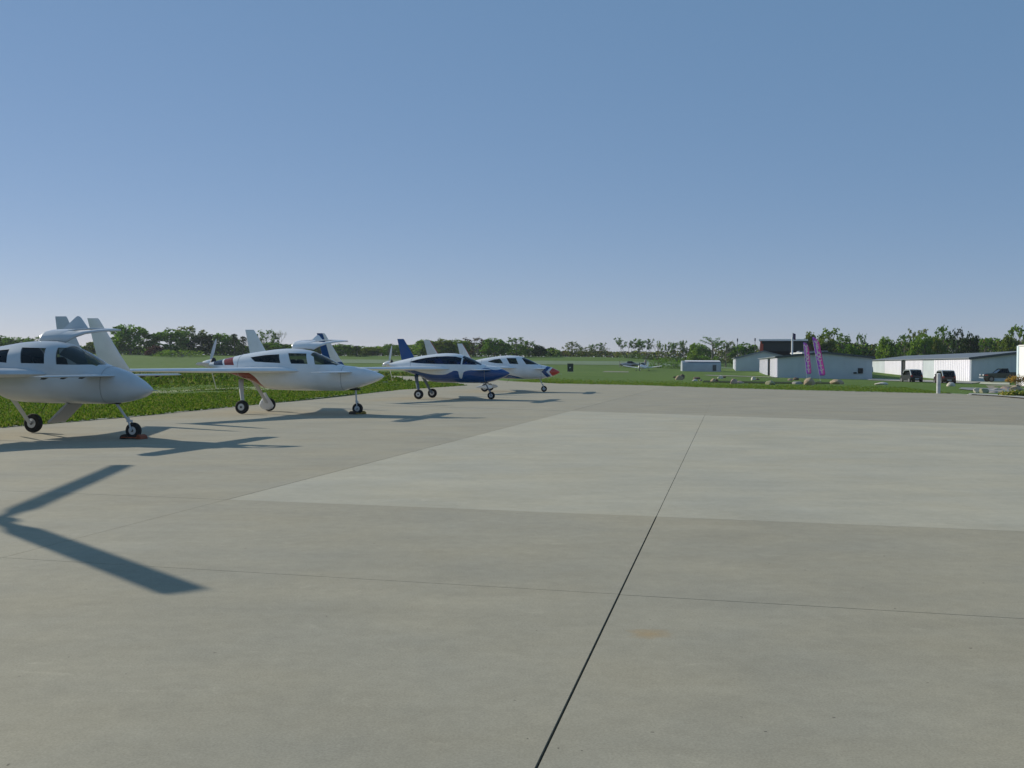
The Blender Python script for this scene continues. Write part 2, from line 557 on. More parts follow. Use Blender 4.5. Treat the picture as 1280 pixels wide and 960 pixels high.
# runway strip far off and the short pale strip
def strip(name, ptsL, ptsR, m, z=0.03, n=24):
    mb = MB(); v = []
    for k in range(n + 1):
        t = k / n
        for q in (ptsL, ptsR):
            for u in ((q[0] if False else None),): pass
        a = ptsL[0].lerp(ptsL[1], t); b = ptsR[0].lerp(ptsR[1], t)
        for s in range(5):
            p = a.lerp(b, s / 4)
            v.append((p.x, p.y, g(p.x, p.y) + 0.02 + z))
    f = [(k * 5 + s, k * 5 + s + 1, (k + 1) * 5 + s + 1, (k + 1) * 5 + s) for k in range(n) for s in range(4)]
    mb.add(v, f)
    o = mb.build(name, m, None); tag(o, kind='structure'); return o
m_run = mat('runway_worn', (0.135, 0.195, 0.090), 0.95, var=0.12, vscale=0.2)
strip('runway', (Vector((-62, 242, 0)), Vector((62, 238, 0))), (Vector((-62, 264, 0)), Vector((62, 262, 0))), m_run, 0.05, 60)
m_path = mat('pale_gravel', (0.36, 0.34, 0.28), 0.95, var=0.15, vscale=0.8)
m_path2 = mat('worn_ground', (0.24, 0.23, 0.15), 0.95, var=0.2, vscale=0.5)
strip('gravel_path', (Vector((XD(752, 180), 180, 0)), Vector((XD(786, 180), 180, 0))), (Vector((XD(756, 196), 196, 0)), Vector((XD(786, 196), 196, 0))), m_path2, 0.04, 12)
m_track = mat('track_grass', (0.24, 0.27, 0.10), 0.95, var=0.25, vscale=0.4)
strip('mown_track', (P(150, 492.3), P(372, 487.4)), (P(150, 490.4), P(372, 485.8)), m_track, 0.03, 60)
strip('taxiway', (Vector((XD(886, 150), 150, 0)), Vector((XD(972, 146), 146, 0))), (Vector((XD(880, 160), 160, 0)), Vector((XD(972, 152), 152, 0))), m_path, 0.05, 12)
strip('access_road', (Vector((XD(1085, 138), 138, 0)), Vector((XD(1214, 118), 118, 0))), (Vector((XD(1085, 160), 160, 0)), Vector((XD(1230, 131), 131, 0))), m_path, 0.05, 12)

# grass tufts
def tufts(name, n, sampler, h, seed, cols):
    rnd = np.random.default_rng(seed)
    V = []; k = 0
    out = []
    while len(out) < n:
        x, y, s = sampler(rnd)
        if in_poly(x, y) : continue
        out.append((x, y, g(x, y) + 0.01, s))
    V = np.zeros((len(out) * 6, 3)); 
    for i, (x, y, z, s) in enumerate(out):
        for q in range(2):
            a = rnd.uniform(0, 2 * PI); wd = 0.016 * s * (1 + y / 25); hh = h * s * rnd.uniform(0.5, 1.2)
            lx, ly = rnd.normal(0, 0.35 * hh), rnd.normal(0, 0.35 * hh)
            ox, oy = rnd.normal(0, .05), rnd.normal(0, .05)
            j = i * 6 + q * 3
            V[j] = (x + ox - wd * math.cos(a), y + oy - wd * math.sin(a), z)
            V[j + 1] = (x + ox + wd * math.cos(a), y + oy + wd * math.sin(a), z)
            V[j + 2] = (x + ox + lx, y + oy + ly, z + hh)
    me = bpy.data.meshes.new(name)
    nf = len(out) * 2
    me.from_pydata([tuple(p) for p in V], [], [(3 * i, 3 * i + 1, 3 * i + 2) for i in range(nf)])
    for c in cols: me.materials.append(c)
    me.polygons.foreach_set('material_index', rnd.integers(0, len(cols), nf).astype('i'))
    return link(bpy.data.objects.new(name, me))

def leafmat(name, col, tr=0.35):
    if name.startswith('leaf_'): col = tuple(c * 1.3 for c in col)
    if name in MATS: return MATS[name]
    m = bpy.data.materials.new(name); m.use_nodes = True
    N, L = nodes_of(m); b = N['Principled BSDF']
    b.inputs['Base Color'].default_value = (*col, 1); b.inputs['Roughness'].default_value = 0.8; b.inputs['Specular IOR Level'].default_value = 0.04
    t = N.new('ShaderNodeBsdfTranslucent'); t.inputs[0].default_value = (col[0] * 1.6, col[1] * 1.5, col[2] * 0.8, 1)
    mx = N.new('ShaderNodeMixShader'); mx.inputs[0].default_value = tr
    L.new(b.outputs[0], mx.inputs[1]); L.new(t.outputs[0], mx.inputs[2]); L.new(mx.outputs[0], N['Material Output'].inputs[0])
    MATS[name] = m; return m
gcols = [leafmat('blade_green', (0.074, 0.145, 0.018)), leafmat('blade_light', (0.112, 0.190, 0.032)), leafmat('blade_dark', (0.042, 0.092, 0.012)), leafmat('blade_straw', (0.165, 0.19, 0.06))]
e0 = left_edge[0]
def samp_left(r):
    Y = 14 + 68 * r.uniform() ** 1.35
    xe = e0.x + (Y - e0.y) * 0.275
    return xe - abs(r.normal(0, .55)) * (9 + max(0, Y - 22) * .55) + 0.05, Y, 1.0 + (Y - 14) * .004
t1 = tufts('grass_blades', 60000, samp_left, 0.07, 5, gcols)
def samp_rough(r):
    Y = 60 + 90 * r.uniform(); x = -8 - 90 * r.uniform() if Y > 78 else -14 - 60 * r.uniform()
    while noise.noise(Vector((x * .12, Y * .05, 7))) < r.uniform(-.15, .35):
        Y = 60 + 90 * r.uniform(); x = -14 - 80 * r.uniform()
    return x, Y, 2.2
t3 = tufts('rough_grass', 22000, samp_rough, 0.11, 9, [gcols[0], gcols[2], gcols[3], leafmat('weed_dark', (.06, .09, .02))])
tag(t3, 'longer rough grass and weeds in the field behind the parked aeroplanes', 'grass', kind='stuff')
tag(t1, 'short green grass growing along the left edge of the concrete', 'grass', kind='stuff')
eb = [P(640, 476.6), P(700, 479.6), P(800, 481.6), P(900, 485), P(1000, 487.7), P(1100, 490.2), P(1190, 492.2)]
def samp_back(r):
    i = int(r.integers(0, len(eb) - 1)); t = r.uniform()
    p = eb[i].lerp(eb[i + 1], t)
    d = abs(r.normal(0, 1)) * 8
    return p.x + d * 0.2, p.y + d + 0.1, 1.0
t2 = tufts('grass_blades', 9000, samp_back, 0.05, 6, [gcols[1], gcols[1], gcols[3], leafmat('blade_mid', (0.12, 0.20, 0.04))])
tag(t2, 'short green grass between the boulders and the far edge of the concrete', 'grass', kind='stuff')

# ------------------------------------------------------------------ trees
def make_tree_mesh(kind, seed):
    """unit-height tree; returns (wood mesh, crown mesh)"""
    rnd = random.Random(seed)
    wood = MB(); leaves = MB(); tips = []
    def grow(p, d, L, r, lev, maxlev, spread):
        nseg = 2
        q = p
        for s in range(nseg):
            d = (d + Vector((rnd.gauss(0, .12), rnd.gauss(0, .12), rnd.gauss(0.04, .06)))).normalized()
            q2 = q + d * L / nseg
            wood.tube(q, q2, r * (1 - .3 * s / nseg), r * (1 - .3 * (s + 1) / nseg), 4 if lev else 6)
            q = q2
        if lev >= maxlev:
            tips.append(q); return
        k = rnd.randint(2, 4) if lev else rnd.randint(4, 6)
        for i in range(k):
            a = 2 * PI * i / k + rnd.uniform(-.5, .5)
            sp = spread * rnd.uniform(.6, 1.3)
            u = d.orthogonal().normalized(); u.rotate(Matrix.Rotation(a, 3, d))
            nd = (d * math.cos(sp) + u * math.sin(sp) + Vector((0, 0, .12))).normalized()
            grow(q, nd, L * rnd.uniform(.55, .85), r * .6, lev + 1, maxlev, spread)
        if lev: tips.append(q)
    def leafball(c, rad, n, size, flat=.8):
        for _ in range(n):
            while True:
                o = Vector((rnd.uniform(-1, 1), rnd.uniform(-1, 1), rnd.uniform(-1, 1)))
                if o.length < 1: break
            q = c + Vector((o.x * rad, o.y * rad, o.z * rad * flat))
            a = Vector((rnd.gauss(0, 1), rnd.gauss(0, 1), rnd.gauss(0, 1))).normalized(); b = a.orthogonal().normalized()
            b.rotate(Matrix.Rotation(rnd.uniform(0, 6.28), 3, a)); s = size * rnd.uniform(.6, 1.4)
            leaves.add([q - a * s, q + b * s * .7, q + a * s, q - b * s * .7], [(0, 1, 2, 3)])
    def limb(a_, b_, r0):
        a_ = Vector(a_); b_ = Vector(b_); m_ = a_.lerp(b_, .5) + Vector((rnd.gauss(0, .02), rnd.gauss(0, .02), .02))
        wood.tube(a_, m_, r0, r0 * .7, 5); wood.tube(m_, b_, r0 * .7, r0 * .25, 5)
        for _ in range(2):
            e = b_ + Vector((rnd.uniform(-.09, .09), rnd.uniform(-.09, .09), rnd.uniform(.0, .1))); wood.tube(m_.lerp(b_, rnd.uniform(.2, .8)), e, r0 * .35, r0 * .1, 4)
    def shell(c_, r_, n, size, fl=.85, inner=.55):
        for _ in range(n):
            d_ = Vector((rnd.gauss(0, 1), rnd.gauss(0, 1), rnd.gauss(0, 1))).normalized()
            leafball(c_ + Vector((d_.x, d_.y, d_.z * fl)) * r_ * rnd.uniform(inner, 1.0), r_ * .22, 9, size)
    if kind == 'round':
        wood.tube((0, 0, 0), (0, 0, .3), .028, .02, 7); wood.tube((0, 0, .3), (.01, .01, .75), .02, .006, 6)
        lobes = [(Vector((rnd.uniform(-.08, .08), 0, .80)), .19), (Vector((0, 0, .5)), .30), (Vector((.14, .05, .68)), .2), (Vector((-.15, .0, .66)), .2)]
        for i in range(24):
            a = rnd.uniform(0, 6.28); z = .13 + .66 * ((i * .377 + .2) % 1); rr = .40 * math.sqrt(max(.1, 1 - ((z - .42) / .52) ** 2)) * rnd.uniform(.7, 1.12)
            lobes.append((Vector((rr * math.cos(a), rr * math.sin(a), z)), rnd.uniform(.10, .185)))
        for c_, r_ in lobes:
            limb((0, 0, max(.10, c_.z - .25)), c_, .010); shell(c_, r_, 32, .0225, .95)
    elif kind == 'airy':
        wood.tube((0, 0, 0), (0, 0, .35), .018, .013, 6); wood.tube((0, 0, .35), (.02, 0, .9), .013, .003, 5)
        for i in range(46):
            a = rnd.uniform(0, 6.28); z = .16 + .76 * (i / 46) + rnd.uniform(-.03, .03); rr = .40 * math.sqrt(max(.05, 1 - ((z - .52) / .48) ** 2)) * rnd.uniform(.35, 1.1)
            c_ = Vector((rr * math.cos(a), rr * math.sin(a), z)); limb((0, 0, max(.08, z - .3 * rr / .3 - .05)), c_, .007)
            shell(c_, rnd.uniform(.06, .115), 14, .016, .95, .15)
    elif kind == 'airytop':
        for i in range(6):
            bx = -.32 + .64 * i / 5 + rnd.uniform(-.05, .05); tx = bx * 1.25 + rnd.uniform(-.06, .06); ty = rnd.uniform(-.15, .15); th = rnd.uniform(.60, .78)
            wood.tube((bx * .15, 0, 0), (bx * .7 + tx * .3, ty * .4, th * .5), .011, .008, 5); wood.tube((bx * .7 + tx * .3, ty * .4, th * .5), (tx, ty, th), .008, .004, 5)
            for _ in range(7):
                c_ = Vector((tx + rnd.uniform(-.14, .14), ty + rnd.uniform(-.12, .12), th + rnd.uniform(-.16, .16))); limb((tx, ty, th - .25), c_, .005)
                shell(c_, rnd.uniform(.06, .105), 14, .0145, .9, .2)
        for _ in range(34):
            leafball(Vector((rnd.uniform(-.5, .5), rnd.uniform(-.2, .2), rnd.uniform(.02, .2))), .09, 14, .016)
    elif kind == 'conifer':
        wood.tube((0, 0, 0), (0, 0, .97), .02, .004, 6)
        for i in range(46):
            z = .07 + .9 * (i / 46); rad = .20 * (1 - z) ** .8 + .02
            for k in range(7):
                a = rnd.uniform(0, 6.28); rr = rad * rnd.uniform(.3, 1.1)
                leafball(Vector((rr * math.cos(a), rr * math.sin(a), z - rr * .25)), .035, 7, .013)
    elif kind == 'pine':
        wood.tube((0, 0, 0), (0.02, 0, .9), .03, .008, 6)
        for i in range(26):
            z = .18 + .75 * rnd.random(); rad = .36 * (1 - (z - .45) ** 2 * 2.4)
            a = rnd.uniform(0, 6.28); e = Vector((rad * math.cos(a), rad * math.sin(a), z + .08))
            wood.tube((0, 0, z - .08), e, .012, .004, 4)
            for t in (.45, .7, .9, 1.05): leafball(Vector((0, 0, z - .08)).lerp(e, t), .06, 14, .015, .6)
    elif kind == 'bare':
        grow(Vector((0, 0, 0)), Vector((0, 0, 1)), .26, .012, 0, 4, .38)
        for t in tips:
            if rnd.random() < .35: leafball(t, .04, 4, .009)
    elif kind == 'bush':
        for i in range(5): grow(Vector((rnd.uniform(-.2, .2), rnd.uniform(-.2, .2), 0)), Vector((rnd.uniform(-.4, .4), rnd.uniform(-.4, .4), 1)).normalized(), .3, .02, 1, 2, .6)
        for _ in range(60):
            a = rnd.uniform(0, 6.28); rr = .55 * math.sqrt(rnd.random()); leafball(Vector((rr * math.cos(a), rr * math.sin(a), rnd.uniform(.1, .85) * (1 - rr * .7))), .13, 16, .028)
    zs = max(v[2] for v in leaves.v) if leaves.v else 1
    def mk(mbx, nm):
        me = bpy.data.meshes.new(nm); me.from_pydata([(v[0] / zs, v[1] / zs, v[2] / zs) for v in mbx.v], [], mbx.f); return me
    lx = [v[0] / zs for v in leaves.v]
    width = np.percentile(lx, 98) - np.percentile(lx, 2)
    return mk(wood, 'trunk'), mk(leaves, 'crown'), float(width)

LC = {
 'green': [(0.075, 0.155, 0.022), (0.115, 0.210, 0.032), (0.046, 0.102, 0.015)],
 'spring': [(0.120, 0.205, 0.032), (0.165, 0.250, 0.048), (0.072, 0.135, 0.022)],
 'dark': [(0.026, 0.048, 0.018), (0.038, 0.064, 0.022), (0.017, 0.032, 0.013)],
 'olive': [(0.100, 0.145, 0.028), (0.135, 0.180, 0.038), (0.062, 0.092, 0.020)],
 'purple': [(0.060, 0.030, 0.034), (0.080, 0.042, 0.042), (0.040, 0.024, 0.028)],
 'pale': [(0.140, 0.175, 0.070), (0.165, 0.200, 0.085), (0.100, 0.125, 0.050)],
 'brown': [(0.090, 0.075, 0.045), (0.11, 0.09, 0.055), (0.065, 0.055, 0.035)],
}
LM = {k: [leafmat('leaf_%s_%s' % (k, 'abc'[i]), c, 0.42) for i, c in enumerate(v)] for k, v in LC.items()}
m_bark = mat('bark', (0.20, 0.175, 0.14), 0.95, var=0.3, vscale=8, bump=0.5)
m_barkp = mat('bark_pale', (0.30, 0.28, 0.24), 0.95, var=0.2, vscale=8, bump=0.5)
PROTO = {}
def proto(kind, colr, variant, pale=False):
    key = (kind, variant)
    if key not in PROTO: PROTO[key] = make_tree_mesh(kind, 100 + variant * 7 + sum(map(ord, kind)))
    wd, cr, width = PROTO[key]
    k2 = (kind, colr, variant, pale)
    if k2 not in PROTO:
        w2 = wd.copy(); w2.materials.append(m_barkp if pale else m_bark)
        c2 = cr.copy()
        for mm in LM[colr]: c2.materials.append(mm)
        # clumps share a tone: index from position
        co = np.zeros(len(c2.vertices) * 3); c2.vertices.foreach_get('co', co); co = co.reshape(-1, 3)[::4]
        idx = np.array([(int((noise.noise(Vector(p) * 9) + .5) * 3 + random.uniform(-.6, .6))) % 3 for p in co], dtype='i')
        c2.polygons.foreach_set('material_index', idx[:len(c2.polygons)])
        PROTO[k2] = (w2, c2)
    return PROTO[k2] + (width,)

def tree(px, ytop, wpx, Y, kind, colr, label, group=None, variant=0, name='tree', cat='tree', pale=False, ybase=None):
    x = XD(px, Y); zb = g(x, Y) - 0.05
    h = ZD(px, ytop, Y) - zb
    wm, cm_, width = proto(kind, colr, variant, pale)
    sx = (wpx / F * Y) / width / h
    t = thing(name, (x, Y, zb), random.uniform(-.5, .5), label, cat, group)
    t.scale = (h * sx, h * sx, h)
    link(bpy.data.objects.new('trunk', wm), t)
    link(bpy.data.objects.new('crown', cm_), t)
    return t

LT = 'low trees in the far line beyond the left grass'
G1 = 'small green trees in the far row behind the nearest planes'
G2 = 'bushy green trees above the blue and white plane'
G3 = 'sparse spring trees in the far middle row'
G4 = 'tall leafy trees behind the right hangar row'
TREES = [
 # px, ytop, w, Y, kind, colour, label, group, variant
 (22, 421, 44, 300, 'round', 'green', 'low round green tree just showing above the cabin roof of the nearest plane', None, 0),
 (47, 420, 26, 305, 'airy', 'green', 'thin low tree touching the raised door of the nearest plane on its left', None, 0),
 (-25, 416, 60, 300, 'round', 'green', 'green tree cut off by the left edge of the photo', None, 1),
 (122, 424, 30, 310, 'round', 'olive', 'low olive tree seen through the raised door of the nearest plane', None, 1),
 (163, 405, 52, 300, 'round', 'green', 'large round bright green tree right of the two grey fins', None, 0),
 (193, 431, 22, 285, 'round', 'purple', 'small dark purple tree between two large green trees', None, 1),
 (213, 409, 46, 300, 'round', 'green', 'bushy green tree with an uneven top, just right of the purple tree', None, 1),
 (236, 406, 44, 318, 'airy', 'pale', 'pale thin tree standing up behind the bushy green tree', None, 1),
 (252, 414, 30, 298, 'round', 'dark', 'dark green tree left of the upright propeller blade', None, 1),
 (225, 437, 60, 280, 'bush', 'spring', 'low light green bush at the foot of the bushy tree and the dark tree', None, 0),
 (280, 416, 36, 300, 'round', 'green', 'dark leafed round tree right of the upright propeller blade', None, 0),
 (293, 417, 20, 295, 'conifer', 'dark', 'dark pointed conifer left of the grey fin of the red striped plane', None, 0),
 (304, 420, 18, 292, 'conifer', 'dark', 'smaller dark conifer half hidden by the grey fin of the red striped plane', None, 1),
 (333, 411, 28, 306, 'airy', 'green', 'open crowned green tree just right of the grey fin of the red striped plane', None, 0),
 (350, 413, 20, 330, 'bare', 'pale', 'pale almost bare tree behind the cabin of the red striped plane', None, 0),
 (345, 428, 50, 300, 'round', 'green', 'wide low green tree right behind the cabin roof of the red striped plane', None, 0),
 (372, 428, 40, 305, 'round', 'olive', 'low olive tree at the left end of the raised door of the red striped plane', None, 1),
 (391, 427, 30, 310, 'round', 'green', 'green tree behind the blue and white fin', None, 0),
 (426, 429, 32, 300, 'round', 'green', 'round green tree just right of the blue and white fin', None, 1),
 (446, 432, 20, 290, 'conifer', 'dark', 'short dark conifer standing alone right of the blue and white fin', None, 1),
 (466, 434, 34, 310, 'round', 'olive', 'low olive tree left of the propeller of the blue bellied plane', None, 0),
 (487, 429, 22, 300, 'airy', 'green', 'slim green tree between that propeller and the solid blue fin', None, 1),
 (508, 436, 24, 320, 'round', 'olive', 'low tree hidden behind the solid blue fin', None, 1),
 (533, 424, 30, 300, 'round', 'spring', 'light green tree at the left end of the clump over the blue bellied plane', None, 0),
 (552, 422, 34, 296, 'round', 'olive', 'bushy olive tree behind the left one of two red edged fins', None, 1),
 (572, 423, 30, 300, 'round', 'spring', 'light green tree between the two red edged fins', None, 1),
 (592, 421, 34, 306, 'airy', 'brown', 'brownish thin tree just right of the second red edged fin', None, 0),
 (618, 422, 32, 294, 'round', 'green', 'rounded green tree above the roof of the red nosed plane', None, 0),
 (645, 421, 26, 300, 'airy', 'green', 'open lacy tree with sky showing through, right of the rounded green tree', None, 2),
 (660, 425, 26, 302, 'airy', 'green', 'leafy open tree above the windscreen of the red nosed plane', None, 1),
 (674, 431, 16, 296, 'round', 'dark', 'low dark tree above the nose of the red nosed plane', None, 0),
 (690, 438, 36, 330, 'bush', 'brown', 'low brown hedge clump above the red nose tip', None, 0),
 (715, 426, 22, 320, 'airy', 'pale', 'pale lacy tree directly above the black field sign', None, 1),
 (731, 433, 24, 325, 'airy', 'olive', 'small olive tree right of the pale lacy tree above the black sign', None, 0),
 (747, 428, 20, 330, 'airytop', 'green', 'thin small tree with a leafy top in the gap right of the black sign', None, 0),
 (757, 434, 14, 328, 'bare', 'olive', 'little nearly bare tree left of the pair of airy wide trees', None, 0),
 (786, 421, 34, 320, 'airytop', 'green', 'wide airy tree on several thin stems above the distant white plane', None, 1),
 (806, 423, 20, 322, 'airytop', 'green', 'narrower thin stemmed tree joined to the wide airy one', None, 0),
 (820, 429, 14, 335, 'bare', 'pale', 'faint bare tree in the middle of the airy row', None, 1),
 (831, 425, 18, 322, 'airytop', 'spring', 'thin stemmed tree with a rounded green top above the round bush', None, 1),
 (847, 425, 22, 320, 'airytop', 'green', 'thin stemmed tree with a flat green top left of the light green trees', None, 0),
 (859, 429, 12, 318, 'airytop', 'pale', 'small pale thin stemmed tree at the right end of the airy row', None, 1),
 (873, 428, 26, 300, 'round', 'spring', 'light green tree left of the big dark pine', None, 0),
 (890, 420, 34, 285, 'pine', 'green', 'big dark pine with ragged boughs behind the white roofed shelter', None, 0),
 (907, 427, 22, 275, 'pine', 'dark', 'dark low pine right behind the big ragged pine', None, 1),
 (912, 425, 16, 310, 'airy', 'pale', 'pale lacy tree top between the dark pine and the grey gabled hangar', None, 0),
 (931, 427, 34, 300, 'round', 'green', 'round green tree behind the left corner of the grey gabled hangar', None, 1),
 (948, 431, 16, 320, 'bare', 'brown', 'bare brownish tree left of the open black hangar', None, 1),
 (1014, 414, 26, 245, 'round', 'olive', 'olive green tree top between the two purple flags', None, 0),
 (1040, 409, 36, 255, 'airy', 'spring', 'tall light green tree right behind the taller purple flag', None, 2),
 (1030, 418, 30, 240, 'round', 'olive', 'denser olive tree lower behind the taller purple flag', None, 1),
 (1054, 417, 22, 250, 'airy', 'green', 'open green tree at the right shoulder of the tallest light green tree', None, 0),
 (1076, 415, 16, 260, 'airy', 'green', 'slender airy tree above the right corner of the wide grey hangar', None, 1),
 (1064, 430, 26, 235, 'round', 'green', 'low dark green tree just over the roof of the wide grey hangar', None, 0),
 (1086, 432, 22, 265, 'airy', 'brown', 'low brownish tree in the dip between the hangar rows', None, 1),
 (1109, 420, 26, 240, 'round', 'spring', 'light green tree at the left end of the wood behind the white doors', None, 0),
 (1130, 416, 24, 235, 'airy', 'green', 'open topped tree above the left dark car', None, 1),
 (1147, 410, 28, 240, 'airy', 'pale', 'tall pale thin crowned tree between the two small cars', None, 2),
 (1153, 414, 28, 230, 'round', 'spring', 'bright green leafy tree in front of the tall pale one', None, 1),
 (1178, 405, 26, 240, 'airy', 'green', 'tallest airy tree above the right small car', None, 1),
 (1171, 420, 22, 232, 'round', 'olive', 'olive tree below the tallest airy tree', None, 0),
 (1196, 408, 18, 236, 'airy', 'dark', 'dark slender tree right of the white marker post', None, 0),
 (1212, 413, 22, 230, 'round', 'dark', 'dark green pointed tree top above the right end of the white doors', None, 1),
 (1230, 421, 26, 240, 'airy', 'green', 'lower lacy tree right of the dark green pointed tree', None, 2),
 (1250, 424, 28, 260, 'airy', 'pale', 'hazy pale tree top above the dark pickup truck', None, 0),
 (1274, 404, 36, 235, 'airy', 'spring', 'tall pale green tree at the right edge of the photo', None, 1),
 (1262, 417, 24, 228, 'round', 'olive', 'olive tree left of the tree at the right edge of the photo', None, 0),
 (1300, 410, 40, 228, 'round', 'green', 'green tree cut by the right edge behind the white corner building', None, 1),
]
for row in TREES:
    px, yt, wd, Y, kd, cl, lab, gr, va = row
    t = tree(px, yt, wd, Y, kd, cl, lab, gr, va, name={'bush': 'bush'}.get(kd, 'conifer' if kd in ('conifer', 'pine') else 'tree'), cat='bush' if kd == 'bush' else 'tree')
# two bushes nearer on the field
tree(824, 446.5, 24, 225, 'bush', 'green', 'round dark green bush on the field left of the rounded shelter', variant=0, name='bush', cat='bush')
tree(845, 449.5, 20, 225, 'bush', 'green', 'flat dark bush just right of the round bush on the field', variant=1, name='bush', cat='bush')

# undergrowth masses that nobody could count
def undergrowth(label, x0, x1, Y, ytops, n, cols, size, seed, depth=14):
    rnd = random.Random(seed); mb = MB()
    for _ in range(n):
        t = rnd.random(); px = x0 + (x1 - x0) * t; yy = Y + rnd.uniform(-depth / 2, depth / 2); x = XD(px, yy); zb = g(x, yy)
        k = t * (len(ytops) - 1); i = min(int(k), len(ytops) - 2); yt = ytops[i] * (1 - k + i) + ytops[i + 1] * (k - i)
        yt += 3.5 * noise.noise(Vector((px * .08, yy * .1, seed)))
        top = ZD(px, yt, Y) - zb
        z = zb + top * rnd.random() ** .8
        c = Vector((x, yy, z)); s = size * rnd.uniform(.5, 1.4)
        a = Vector((rnd.gauss(0, 1), rnd.gauss(0, 1), rnd.gauss(0, 1))).normalized(); b = a.orthogonal().normalized()
        mb.add([c - a * s, c + b * s * .7, c + a * s, c - b * s * .7], [(0, 1, 2, 3)])
    me = bpy.data.meshes.new('undergrowth'); me.from_pydata(mb.v, [], mb.f)
    for c in cols: me.materials.append(c)
    rs = np.random.default_rng(seed); me.polygons.foreach_set('material_index', rs.integers(0, len(cols), len(me.polygons)).astype('i'))
    o = link(bpy.data.objects.new('undergrowth', me)); tag(o, label, 'undergrowth', kind='stuff'); return o
undergrowth('dark green undergrowth below the far trees on the left', -40, 345, 312, [436, 432, 434, 436, 432], 9000, LM['green'] + LM['dark'], .35, 3)
undergrowth('green and olive undergrowth below the far trees behind the parked planes', 340, 700, 318, [431, 433, 434, 431, 429, 432, 438], 10000, LM['green'] + LM['olive'] + LM['dark'], .35, 4)
undergrowth('low brown and green thicket under the far airy trees in the middle', 690, 960, 335, [440, 439, 440, 439.5, 438, 436], 7500, LM['brown'] + LM['dark'] + LM['olive'], .3, 5)
undergrowth('dense dark wood edge behind the hangars on the right', 985, 1310, 262, [428, 428, 430, 433, 426, 424, 424, 426, 428], 17000, LM['green'] + LM['olive'] + LM['dark'] + LM['brown'], .36, 6, 26)

# ------------------------------------------------------------------ canard aircraft
def pchip(xs, ys):
    xs = list(xs); ys = list(ys)
    n = len(xs); h = [xs[i + 1] - xs[i] for i in range(n - 1)]; d = [(ys[i + 1] - ys[i]) / h[i] for i in range(n - 1)]
    m = [d[0]] + [0 if d[i - 1] * d[i] <= 0 else 2 / (1 / d[i - 1] + 1 / d[i]) for i in range(1, n - 1)] + [d[-1]]
    def f(x):
        x = min(max(x, xs[0]), xs[-1])
        i = max(0, min(n - 2, next((k for k in range(n - 1) if x <= xs[k + 1]), n - 2)))
        t = (x - xs[i]) / h[i]
        return (ys[i] * (1 + 2 * t) * (1 - t) ** 2 + m[i] * h[i] * t * (1 - t) ** 2 + ys[i + 1] * t * t * (3 - 2 * t) + m[i + 1] * h[i] * t * t * (t - 1))
    return f
TOPS = [(-4.95, 1.47), (-4.6, 1.55), (-4.25, 1.63), (-3.77, 1.73), (-3.3, 1.80), (-2.9, 1.85), (-2.5, 1.87), (-2.2, 1.86), (-1.95, 1.82), (-1.7, 1.745), (-1.45, 1.645), (-1.2, 1.52), (-1.02, 1.425), (-.9, 1.39), (-.75, 1.35), (-.5, 1.26), (-.27, 1.14), (-.11, 1.03), (-.03, .965), (0, .93)]
BOTS = [(-4.95, 1.28), (-4.5, 1.17), (-4.0, 1.02), (-3.53, .86), (-3.2, .71), (-2.9, .675), (-2, .66), (-1, .665), (-.65, .69), (-.4, .74), (-.2, .80), (-.07, .87), (0, .93)]
WID = [(-4.95, .27), (-4.5, .40), (-3.9, .52), (-3.2, .62), (-2.4, .65), (-1.7, .59), (-1.2, .51), (-.8, .41), (-.5, .32), (-.25, .215), (-.08, .11), (0, .0)]
MID = [(-4.95, 1.37), (-4, 1.28), (-3, 1.15), (-1.5, 1.1), (-.8, 1.05), (-.3, .96), (0, .93)]
fT = pchip(*zip(*TOPS)); fB = pchip(*zip(*BOTS)); fW = pchip(*zip(*WID)); fM = pchip(*zip(*MID))
NU, NL_ = 2.25, 2.6

